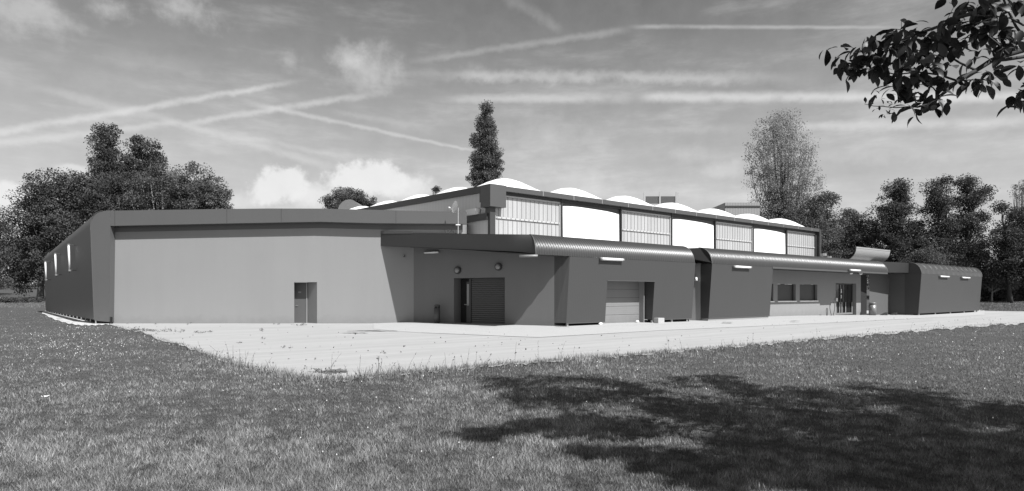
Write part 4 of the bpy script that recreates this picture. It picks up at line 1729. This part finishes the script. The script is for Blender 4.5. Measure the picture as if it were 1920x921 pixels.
tree('broadleaf_tree', 'dark open tree, left top of the two-topped group at right', 'tree', GR, 1778, 88,
     [(1748, 358, 16, 14), (1765, 345, 18, 12), (1766, 378, 28, 22), (1755, 395, 24, 24), (1775, 430, 32, 32), (1750, 470, 40, 36)], 190, 70, .33, 1.1, bm_=barkd, trunk_r=.35, limbs=50, shell=.42)
tree('broadleaf_tree', 'dark open tree, right top of the two-topped group with an outreaching twig', 'tree', GR, 1820, 88,
     [(1815, 345, 22, 16), (1818, 372, 27, 24), (1815, 420, 32, 34), (1846, 356, 12, 5), (1812, 475, 38, 36)], 190, 70, .33, 1.1, bm_=barkd, trunk_r=.3, limbs=50, shell=.42)
tree('broadleaf_tree', 'very dark tree at the right edge above the hedge', 'tree', GR, 1895, 82,
     [(1878, 392, 8, 12), (1898, 440, 30, 32), (1912, 402, 18, 24), (1880, 470, 40, 40), (1920, 480, 40, 50), (1960, 430, 40, 70)], 300, 75, .34, 1.1, bm_=barkd, trunk_r=.3, limbs=50, shell=.42)
tree('hazy_tree', 'thin pale tree with bare twigs at the far right edge', 'tree', None, 1912, 120,
     [(1910, 365, 14, 22), (1918, 350, 10, 16)], 46, 20, .26, .9, m=leafh, bm_=barkp, trunk_r=.2, limbs=44, upright=True)
for i, (px, py, rx, ry, lab) in enumerate(((1735, 490, 34, 26, 'low pale bush seen over the roof left of the end block'),
                                           (1790, 498, 40, 24, 'low bush behind the end block roof'),
                                           (1860, 505, 44, 28, 'leafy bush behind the clipped hedge, nearer the end block'),
                                           (1925, 505, 44, 30, 'dark bush behind the clipped hedge at the photo edge'))):
    tree('bush', lab, 'bush', 'bushes under the right trees', px, 84 + i % 2, [(px, py, rx, ry), (px + 10, py + 20, rx, ry)], 90, 75, .3, 1.0,
         m=leafl if i in (0, 2) else leafm, bm_=barkp, trunk_r=.12, limbs=16)

# clipped hedge at the right, on the rising lawn
hy = 86.0
hx0, hx1 = PT(1836, 0, hy)[0], PT(2040, 0, hy)[0]
hz0 = gz((hx0 + hx1) / 2, hy) - .3
hzt = PT(0, 531, hy)[2]
t = thing('clipped_hedge', ((hx0 + hx1) / 2, hy, hz0), 'broad clipped hedge beyond the lawn, right of the end block', 'hedge')
n_ = 260
cl = np.stack([rng.uniform(hx0, hx1, n_), hy + rng.uniform(0, 2.2, n_), rng.uniform(hz0 + .2, hzt, n_)], axis=1)
v, n = leaf_cloud(cl, 90, .26, rng.uniform(.6, 1.0, n_))
tri_mesh('foliage', v, n, 4, leafl, np.repeat(rng.uniform(.75, 1.25, n_), 90), t)
mk = M()
for k in range(20):
    x = hx0 + (hx1 - hx0) * (k + .5) / 20
    mk.tube([(x, hy + 1, hz0), (x + rnd.uniform(-.4, .4), hy + 1, hzt - .3)], [.06, .02], 5)
mk.build('stems', barkd, t)

# low border of ground-cover plants at the far left
hy = 80.0
cl = np.stack([rng.uniform(PT(-60, 0, hy)[0], PT(84, 0, hy)[0], 90), hy + rng.uniform(-1, 1, 90), np.zeros(90)], axis=1)
cl[:, 2] = [gz(a, b) + rnd.uniform(.1, .45) for a, b, _ in cl]
v, n = leaf_cloud(cl, 50, .2, rng.uniform(.3, .7, 90))
o = tri_mesh('ground_cover', v, n, 4, leafm, np.repeat(rng.uniform(.7, 1.3, 90), 50))
tag(o, 'low dark ground cover in front of the far left trees', 'ground cover', kind='stuff')
# far wood filling behind the trunks
cl, sp_ = [], []
for k in range(420):
    px = rnd.choice([rnd.uniform(-250, 190), rnd.uniform(1480, 2200)])
    Y = rnd.uniform(122, 150)
    X = (px - CX) / F * Y
    cl.append((X, Y, gz(X, Y) + rnd.uniform(0, 4 if px > 900 else 9)))
    sp_.append(rnd.uniform(1.5, 3))
v, n = leaf_cloud(np.array(cl), 70, .65, np.array(sp_))
o = tri_mesh('far_wood', v, n, 4, leafm, np.repeat(rng.uniform(.6, 1.4, len(cl)), n // len(cl)))
tag(o, 'dark far wood filling the gaps behind the tree trunks', 'wood', kind='stuff')


# ------------------------------------------------------------------ foreground walnut tree: trunk out of frame, one branch reaches in
def leaf_shape():
    # long obovate leaf along +x, folded slightly, tip down
    prof = [(0, 0), (.12, .10), (.32, .2), (.55, .25), (.75, .2), (.9, .1), (1, 0)]
    rib = [(x, 0, .06 * math.sin(x * 3) - .16 * x * x) for x, _ in prof]
    lft = [(x, w, .06 * math.sin(x * 3) - .16 * x * x + w * .25) for x, w in prof[1:-1]]
    rgt = [(x, -w, .06 * math.sin(x * 3) - .16 * x * x + w * .25) for x, w in prof[1:-1]]
    return np.array(rib), np.array(lft), np.array(rgt)


RIB, LFT, RGT = leaf_shape()


def leaves_mesh(name, items, m, parent):
    """items: (pos, dir, up, size, tone)"""
    V, Fc, T = [], [], []
    for pos, d, up, size, tone in items:
        d = Vector(d).normalized()
        s_ = d.cross(Vector(up)).normalized()
        u = s_.cross(d)
        i0 = len(V)

        def put(p):
            V.append(tuple(Vector(pos) + (d * float(p[0]) + s_ * float(p[1]) + u * float(p[2])) * size))
            T.append(tone)
        for p in RIB:
            put(p)
        for p in LFT:
            put(p)
        for p in RGT:
            put(p)
        nr, nl = 7, 5
        Lr = lambda k: i0 + nr + k
        Rr = lambda k: i0 + nr + nl + k
        Fc.append((i0, i0 + 1, Lr(0)))
        Fc.append((i0, Rr(0), i0 + 1))
        for k in range(4):
            Fc.append((i0 + 1 + k, i0 + 2 + k, Lr(k + 1), Lr(k)))
            Fc.append((i0 + 1 + k, Rr(k), Rr(k + 1), i0 + 2 + k))
        Fc.append((i0 + 5, i0 + 6, Lr(4)))
        Fc.append((i0 + 5, Rr(4), i0 + 6))
    me = bpy.data.meshes.new(name)
    me.from_pydata(V, [], Fc)
    at = me.attributes.new('tone', 'FLOAT', 'POINT')
    at.data.foreach_set('value', T)
    me.materials.append(m)
    me.polygons.foreach_set('use_smooth', [True] * len(Fc))
    o = bpy.data.objects.new(name, me)
    COL.objects.link(o)
    o.parent = parent
    o.location = -Vector(parent['base'])
    return o


BRY = 5.6
TRX, TRY = 8.6, 4.2
wt = thing('walnut_tree', (TRX, TRY, 0), 'overhanging broadleaf tree whose dark leafy branch reaches into the top right corner', 'tree')
mk = M()
trunk_top = Vector((TRX - .1, TRY + .1, 4.3))
mk.tube([(TRX, TRY, -.2), (TRX + .05, TRY, 1.2), (TRX - .05, TRY, 2.8), tuple(trunk_top), (TRX - .2, TRY + .3, 6.2), (TRX, TRY + .5, 8.2)], [.34, .26, .22, .19, .13, .05], 10)


def br(pts, r0, r1, Y0=BRY, Y1=None):
    Y1 = Y0 if Y1 is None else Y1
    n = len(pts)
    P_ = [Vector(PT(x, y, Y0 + (Y1 - Y0) * k / max(1, n - 1))) for k, (x, y) in enumerate(pts)]
    return P_, [r0 + (r1 - r0) * k / (n - 1) for k in range(n)]


limb, rr = br([(2010, 60), (1960, 78), (1920, 93), (1890, 102), (1858, 114), (1830, 132), (1796, 152), (1762, 181), (1743, 195), (1720, 201)], .034, .008, 5.9, 5.5)
mk.tube([trunk_top - Vector((0, 0, .6)), trunk_top.lerp(limb[0], .55) + Vector((0, 0, .35)), limb[0]], [.12, .08, .036], 8)
mk.tube(limb, rr, 7)
limb2, rr2 = br([(2000, -40), (1960, -10), (1915, 12), (1870, 18), (1830, 24), (1802, 31), (1771, 46), (1714, 66), (1660, 88), (1600, 100)], .03, .005, 5.9, 5.3)
mk.tube([trunk_top, trunk_top.lerp(limb2[0], .6) + Vector((0, 0, .2)), limb2[0]], [.1, .07, .032], 8)
mk.tube(limb2, rr2, 7)
twigs = [([(1858, 114), (1885, 112), (1925, 106), (1980, 100)], .018, .014), ([(1720, 201), (1703, 200), (1680, 202), (1658, 200), (1638, 199), (1621, 195)], .006, .002),
         ([(1796, 152), (1760, 140), (1720, 135), (1680, 140), (1640, 130), (1600, 128)], .01, .003),
         ([(1830, 132), (1800, 118), (1770, 100), (1745, 90), (1700, 100)], .011, .003),
         ([(1890, 102), (1868, 80), (1846, 62), (1820, 48)], .012, .004), ([(1920, 70), (1905, 50), (1890, 20), (1880, -5)], .012, .008),
         ([(1920, 48), (1895, 34), (1860, 30), (1830, 30)], .009, .004), ([(1796, 152), (1820, 150), (1850, 150), (1868, 146)], .008, .002),
         ([(1762, 181), (1750, 165), (1735, 158), (1712, 160)], .007, .002), ([(1714, 66), (1690, 52), (1690, 40)], .004, .002),
         ([(1660, 88), (1640, 110), (1625, 140)], .005, .002), ([(1714, 66), (1690, 100), (1660, 130)], .006, .002),
         ([(1870, 18), (1850, 5), (1830, -5)], .008, .004), ([(1980, 100), (1950, 140), (1925, 165), (1910, 185)], .009, .003),
         ([(1771, 46), (1790, 10), (1780, 5)], .004, .002)]
twp = []
for pts, a, b in twigs:
    P_, R_2 = br(pts, a, b, 5.6 + rnd.uniform(-.15, .15))
    mk.tube(P_, R_2, 5)
    twp.append(P_)
# leaves in the visible branch: clusters
CLUS = [(1560, 100, 4), (1580, 112, 6), (1592, 128, 7), (1612, 120, 8), (1612, 95, 7), (1635, 85, 8), (1640, 110, 9), (1655, 128, 9), (1635, 138, 8),
        (1600, 140, 6), (1662, 75, 8), (1680, 68, 8), (1672, 100, 9), (1692, 90, 9), (1690, 118, 9), (1705, 62, 7), (1715, 85, 9), (1712, 108, 9), (1735, 75, 8),
        (1700, 140, 8), (1680, 150, 8), (1672, 170, 6), (1690, 172, 7), (1710, 165, 8), (1728, 150, 9), (1740, 130, 8), (1735, 110, 7), (1750, 95, 7), (1755, 60, 7),
        (1768, 78, 7), (1775, 105, 6), (1760, 150, 7), (1768, 165, 5), (1780, 130, 5), (1785, 50, 8), (1795, 75, 7), (1805, 92, 7), (1800, 30, 9),
        (1815, 15, 8), (1820, 50, 9), (1830, 70, 8), (1835, 100, 6), (1825, 118, 5), (1845, 30, 10), (1840, 8, 9), (1862, 15, 9), (1850, 55, 8), (1865, 75, 7),
        (1868, 45, 7), (1880, 90, 5), (1885, 10, 7), (1890, 60, 5), (1900, 90, 6), (1910, 80, 5), (1812, 150, 6), (1830, 160, 7), (1850, 145, 6), (1862, 140, 5),
        (1855, 160, 5), (1838, 168, 3), (1730, 195, 7), (1718, 185, 6), (1745, 190, 7), (1762, 200, 6), (1775, 202, 4), (1705, 208, 3), (1722, 212, 4),
        (1720, 225, 1), (1690, 212, 2), (1905, 110, 3), (1915, 130, 3), (1908, 175, 4), (1915, 188, 6), (1905, 195, 4), (1925, 170, 6), (1778, 5, 2), (1690, 42, 1),
        (1912, 6, 5), (1918, 60, 3), (1925, 120, 4), (1950, 60, 8), (1960, 120, 7), (1940, 20, 8)]
SMALL = [(1640, 178), (1652, 186), (1664, 190), (1675, 196), (1648, 198), (1632, 192), (1622, 182), (1660, 206), (1670, 205), (1655, 214), (1660, 222), (1640, 170),
         (1685, 186), (1680, 178), (1642, 205)]
items = []
for (x, y, n) in CLUS:
    Yc = 5.55 + rnd.uniform(-.35, .35)
    c = Vector(PT(x, y, Yc))
    for _ in range(max(1, int(n * 1.15))):
        th = rnd.uniform(0, 2 * math.pi)
        d = Vector((math.cos(th) * .7 - .15, math.sin(th) * .7, rnd.uniform(-1.5, .1)))
        st = c + Vector((rnd.gauss(0, .028), rnd.gauss(0, .06), rnd.gauss(0, .022) + .035))
        up = Vector((rnd.gauss(0, .5), rnd.gauss(0, .5) - .2, 1))
        items.append((st, d, up, rnd.uniform(.09, .155), rnd.choice([.6, .8, 1, 1.2, 1.8])))
for (x, y) in SMALL:
    c = Vector(PT(x, y, 5.55))
    for _ in range(2):
        d = Vector((rnd.uniform(-1, 1), rnd.uniform(-.6, .6), rnd.uniform(-1.2, .4)))
        items.append((c, d, Vector((rnd.gauss(0, .3), -.3, 1)), rnd.uniform(.035, .055), rnd.uniform(.7, 1.2)))
# rest of the crown (outside the frame): builds the shade on the lawn
# shade outline on the ground -> move back along the sun to the crown height
SHADE = [(960, 715, 60), (1040, 712, 60), (1120, 715, 60), (1000, 745, 60), (1090, 745, 70), (1180, 735, 60), (1280, 715, 55), (1350, 720, 50), (1250, 760, 70),
         (1330, 775, 70), (1420, 740, 60), (1500, 745, 60), (1600, 745, 60), (1680, 742, 50), (1740, 752, 50), (1430, 790, 80), (1540, 790, 80), (1640, 800, 80),
         (1750, 790, 80), (1860, 780, 70), (1920, 770, 60), (920, 815, 36), (1000, 800, 40), (1080, 800, 60), (1160, 800, 60), (880, 818, 18), (1500, 850, 90), (1620, 860, 90),
         (1740, 860, 100), (1860, 850, 100), (1560, 900, 90), (1700, 915, 100), (1850, 920, 100), (1390, 830, 45), (1280, 860, 40), (1100, 850, 25),
         (1400, 880, 50), (1320, 900, 40), (1980, 800, 100), (2050, 860, 120), (1950, 900, 120), (2100, 780, 80), (1230, 880, 22), (1170, 850, 26), (1850, 720, 0)]
cl, sp_ = [], []
for (x, y, r) in SHADE:
    if not r:
        continue
    gx, gy, _ = ground(x, y)
    nn = max(2, int(r / 2.9))
    for _ in range(nn):
        ax_, ay_ = x + rnd.gauss(0, r * .4), y + rnd.gauss(0, r * .16)
        if ay_ < 706:
            continue
        X, Y, _ = ground(ax_, ay_)
        for _try in range(8):
            h_ = rnd.uniform(5.4, 8.6)
            P3 = Vector((X, Y, 0)) + S * (h_ / S.z)
            # keep every clump well outside the view
            if (P3.x > .80 * P3.y + .9) or (P3.z - EYE > .47 * P3.y + .9):
                cl.append(tuple(P3))
                sp_.append(rnd.uniform(.22, .5) * (.6 if r < 40 else 1))
                break
cl = np.array(cl)
v, n = leaf_cloud(cl, 48, .15, np.array(sp_))
for i in rnd.sample(range(len(cl)), 70):
    e = Vector(cl[i])
    s_ = trunk_top.lerp(Vector((TRX, TRY + .5, 8.2)), rnd.uniform(0, .8))
    md = s_.lerp(e, .5) + Vector((0, 0, .3))
    ok = all((p.x > .80 * p.y + .3) or (p.z - EYE > .47 * p.y + .3) for p in (s_, md, e, md.lerp(e, .5), s_.lerp(md, .5)))
    if ok:
        mk.tube([s_, md, e], [.05, .03, .008], 5)
mk.build('trunk', barkd, wt, True)
leaves_mesh('branch_leaves', items, leafn, wt)
tri_mesh('crown', v, n, 4, leafn, rng.uniform(.6, 1.4, n), wt)


# ------------------------------------------------------------------ grass
LX = np.array([a for a, _ in LOW], float)
LYv = np.array([b for _, b in LOW], float)


_ng = rng.random((256, 256))


def vnoise(X, Y, sc):
    x, y = X * sc + 500, Y * sc + 500
    xi, yi = np.floor(x).astype(int), np.floor(y).astype(int)
    fx, fy = x - xi, y - yi
    fx, fy = fx * fx * (3 - 2 * fx), fy * fy * (3 - 2 * fy)
    g_ = lambda a, b: _ng[a % 256, b % 256]
    return (g_(xi, yi) * (1 - fx) + g_(xi + 1, yi) * fx) * (1 - fy) + (g_(xi, yi + 1) * (1 - fx) + g_(xi + 1, yi + 1) * fx) * fy - .5


def grass(n, ymin_off, ymax, hmin, hmax, wbase, name, label, tmin, tmax, edge_only=False, m=grassm):
    px = rng.uniform(-350, 2270, n)
    lo = np.interp(px, LX, LYv)
    if edge_only:
        y = lo + rng.exponential(3.5, n) - 3.0
    else:
        y = lo - 2.2 + (ymax - lo) * rng.uniform(0, 1, n) ** 1.15
    Y = EYE * F / (y - HZ)
    X = (px - CX) / F * Y
    Z = np.array([gz(a, b) for a, b in zip(X, Y)])
    h = rng.uniform(hmin, hmax, n)
    w = wbase * (Y / 7) ** .75 * rng.uniform(.6, 1.4, n)
    clump = 2 * vnoise(X, Y, .45)
    c2 = 2 * vnoise(X + 31, Y - 17, 2.4)
    c3 = 2 * vnoise(X - 11, Y + 7, 8.5)
    h = h * np.clip(1 + .35 * clump + .35 * c2 + .45 * c3, .3, 2)
    if edge_only:
        h = h * np.clip(13 / Y, .25, 1)
    else:
        h = h * np.clip(22 / Y, .45, 1)
    th = rng.uniform(0, 2 * np.pi, n)
    ln = rng.normal(0, .45, (n, 2)) * h[:, None]
    a = np.stack([X - np.cos(th) * w, Y - np.sin(th) * w, Z + .0], 1)
    b = np.stack([X + np.cos(th) * w, Y + np.sin(th) * w, Z + .0], 1)
    c = np.stack([X + ln[:, 0], Y + ln[:, 1], Z + h], 1)
    v = np.stack([a, b, c], 1).reshape(-1, 3)
    tone = rng.uniform(tmin, tmax, n) * np.clip(1 + .3 * clump + .35 * c2 + .55 * c3, .3, 2.0)
    dry = rng.random(n) < .07
    tone[dry] *= 1.8
    o = tri_mesh(name, v, n, 3, m, tone)
    tag(o, label, 'grass', kind='stuff')
    return o


grass(820000, 0, 1150, .016, .05, .0038, 'lawn_grass', 'short mown grass of the foreground lawn with dry tips', .45, 1.55)
grass(14000, 0, 1150, .06, .2, .0045, 'edge_grass', 'taller ragged grass fringing the pale forecourt', .6, 1.3, edge_only=True)
def far_grass(n, x0, x1, y0, y1, label):
    V, T = [], []
    for _ in range(n):
        X, Y, Z = ground(rnd.uniform(x0, x1), rnd.uniform(y0, y1))
        h, w, th = rnd.uniform(.05, .14), .03 * rnd.uniform(.6, 1.4), rnd.uniform(0, 3.14)
        V += [(X - math.cos(th) * w, Y - math.sin(th) * w, Z), (X + math.cos(th) * w, Y + math.sin(th) * w, Z), (X + rnd.gauss(0, .03), Y + rnd.gauss(0, .03), Z + h)]
        T.append(rnd.uniform(.7, 1.3))
    tag(tri_mesh('lawn_grass', np.array(V), n, 3, grassm, np.array(T)), label, 'grass', kind='stuff')


far_grass(26000, 1838, 2300, 566, 583.4, 'sunlit lawn between the path and the clipped hedge')
far_grass(20000, -350, 84, 562, 577, 'distant lawn at left in front of the trees')


# clover flowers / daisies
n_ = 170
px = rng.uniform(-50, 1950, n_)
px[:90] = rng.normal(150, 60, 90)
lo = np.interp(px, LX, LYv)
y = lo + 6 + rng.exponential(60, n_)
y[:90] = np.clip(rng.normal(650, 22, 90), lo[:90] + 6, 900)
y = np.clip(y, lo + 4, 915)
Y = EYE * F / (y - HZ)
X = (px - CX) / F * Y
c = np.stack([X, Y, np.full(n_, .07)], 1)
sz = .0055 * (Y / 7) ** .6
q4 = np.stack([c + np.stack([-sz, 0 * sz, -sz], 1), c + np.stack([sz, 0 * sz, -sz], 1), c + np.stack([sz, sz, sz], 1), c + np.stack([-sz, sz, sz], 1)], 1).reshape(-1, 3)
o = tri_mesh('clover_flowers', q4, n_, 4, mat('petal_white', .6, .8))
tag(o, 'scattered tiny white clover flowers in the lawn', 'flowers', kind='stuff')
# weeds on the forecourt and seed stalks on its edge
mk = M()
for k in range(150):
    px_ = rnd.choice([rnd.uniform(380, 900), rnd.uniform(380, 900), rnd.uniform(900, 1900)])
    y_ = ip(LOW, px_) + rnd.uniform(-6, 10)
    X, Y, z = ground(px_, y_)
    hh = rnd.uniform(.12, .38) if rnd.random() < .85 else rnd.uniform(.4, .55)
    tx, ty = X + rnd.gauss(0, .25) * hh, Y + rnd.gauss(0, .25) * hh
    mk.tube([(X, Y, z), (lerp(X, tx, .4), lerp(Y, ty, .4), z + hh * .55), (tx, ty, z + hh)], [.004, .003, .002], 3)
    for j in range(rnd.randrange(2, 6)):
        u = rnd.uniform(.4, 1)
        p = Vector((lerp(X, tx, u), lerp(Y, ty, u), z + hh * u))
        a = Vector((rnd.gauss(0, 1), rnd.gauss(0, 1), rnd.gauss(.3, .6))).normalized() * .03
        b = Vector((rnd.gauss(0, 1), rnd.gauss(0, 1), rnd.gauss(0, 1))).normalized() * .014
        mk.q(p, p + a * .5 + b, p + a, p + a * .5 - b)
o = mk.build('seed_stalks', mat('stalk', .09, .8))
tag(o, 'thin seed stalks rising along the lawn edge', 'weeds', kind='stuff')
cl, sp_ = [], []
for (x, y, n2) in ((235, 621, 6), (250, 621, 6), (262, 620, 7), (278, 622, 6), (240, 608, 1), (290, 608, 1), (300, 622, 4), (340, 622, 3), (375, 624, 3), (395, 625, 2), (315, 621, 2),
                   (560, 609, 3), (568, 611, 2), (490, 621, 1), (500, 621, 1), (362, 609, 1), (525, 608.5, 2), (605, 701, 3), (625, 702, 2), (585, 699, 1), (490, 636, 1), (720, 667, 1),
                   (1870, 584.5, 4), (1880, 584.5, 4), (1855, 584, 3), (445, 645, 1), (533, 653, 1)):
    for _ in range(n2 * 2):
        X, Y, z = ground(x + rnd.gauss(0, 6), y + rnd.gauss(0, 1.2))
        cl.append((X, Y, z + .04))
        sp_.append(.09)
v, n = leaf_cloud(np.array(cl), 14, .05, np.array(sp_))
v[:, 2] = np.maximum(v[:, 2], .028)
o = tri_mesh('forecourt_weeds', v, n, 4, grassm, rng.uniform(.4, .8, n))
tag(o, 'sparse weeds growing through the pale forecourt', 'weeds', kind='stuff')
# pebbles and leaves on the forecourt
n_ = 260
cl = []
for _ in range(n_):
    px_ = rnd.uniform(240, 1900)
    lo_, hi_ = ip(LOW, px_) - 3, ip(UP, px_) + 14
    y_ = rnd.uniform(hi_, lo_)
    X, Y, z = ground(px_, y_)
    cl.append((X, Y, z + .045))
v, n = leaf_cloud(np.array(cl), 1, .07, np.full(len(cl), .01))
v[:, 2] = np.clip(v[:, 2], -.2, .08)
o = tri_mesh('fallen_leaves', v, n, 4, leafm, rng.uniform(1.0, 3, n))
tag(o, 'scattered dead leaves and pebbles on the forecourt', 'litter', kind='stuff')
# loose pale sticks and debris at left on the lawn
X, Y, z = ground(84, 750)
mk = M()
for k in range(5):
    a = rnd.uniform(0, 3)
    p = Vector((X + rnd.uniform(-.05, .05), Y + rnd.uniform(-.06, .06), .05))
    mk.tube([p, p + Vector((math.cos(a) * .05, math.sin(a) * .03, .01))], [.007, .005], 5)
tag(mk.build('pale_twig', lampw), 'pale broken twig pieces lying on the lawn at left', 'twig')

def split_loose(o):
    me = o.data
    nv_ = len(me.vertices)
    par = list(range(nv_))

    def fd(a):
        while par[a] != a:
            par[a] = par[par[a]]
            a = par[a]
        return a
    seen = {}
    for i, v_ in enumerate(me.vertices):
        k_ = tuple(round(c_, 3) for c_ in v_.co)
        if k_ in seen:
            par[fd(i)] = fd(seen[k_])
        else:
            seen[k_] = i
    for p_ in me.polygons:
        vs_ = list(p_.vertices)
        for b_ in vs_[1:]:
            par[fd(b_)] = fd(vs_[0])
    groups = {}
    for p_ in me.polygons:
        groups.setdefault(fd(p_.vertices[0]), []).append(list(p_.vertices))
    if len(groups) < 2 or len(groups) > 100:
        return
    gl = list(groups.values())
    sm = me.polygons[0].use_smooth
    new = []
    for fs in gl:
        ids = sorted({a for f_ in fs for a in f_})
        mp_ = {a: i for i, a in enumerate(ids)}
        m2 = bpy.data.meshes.new(me.name)
        m2.from_pydata([tuple(me.vertices[a].co) for a in ids], [], [[mp_[a] for a in f_] for f_ in fs])
        m2.materials.append(me.materials[0])
        m2.polygons.foreach_set('use_smooth', [sm] * len(fs))
        new.append(m2)
    o.data = new[0]
    for m2 in new[1:]:
        c_ = o.copy()
        c_.data = m2
        COL.objects.link(c_)


for o in list(bpy.data.objects):
    nm = o.name.split('.')[0]
    if o.type == 'MESH' and o.parent and nm in ('panel_trim', 'base_void', 'edge_trim', 'roof_end', 'support_posts', 'gutter_joint', 'mullions', 'posts', 'pale_stripes',
                                 'door_handle', 'hood_posts', 'band_joint', 'frame', 'rail', 'bolts', 'end_frame', 'corner_post', 'corner_box', 'leaning_panel',
                                 'stems', 'door_frame', 'gap_fascia', 'entrance_wall', 'ribs', 'side_screen', 'louvre_screen', 'slot_panel', 'bay_wall'):
        split_loose(o)
SING = {'support_posts': 'support_post', 'mullions': 'mullion', 'posts': 'post', 'pale_stripes': 'pale_stripe', 'hood_posts': 'hood_post', 'bolts': 'bolt', 'ribs': 'rib', 'stems': 'stem'}
for o in list(bpy.data.objects):
    nm = o.name.split('.')[0]
    if nm in SING:
        o.name = SING[nm]
for o in bpy.data.objects:
    if 'base' in o:
        del o['base']
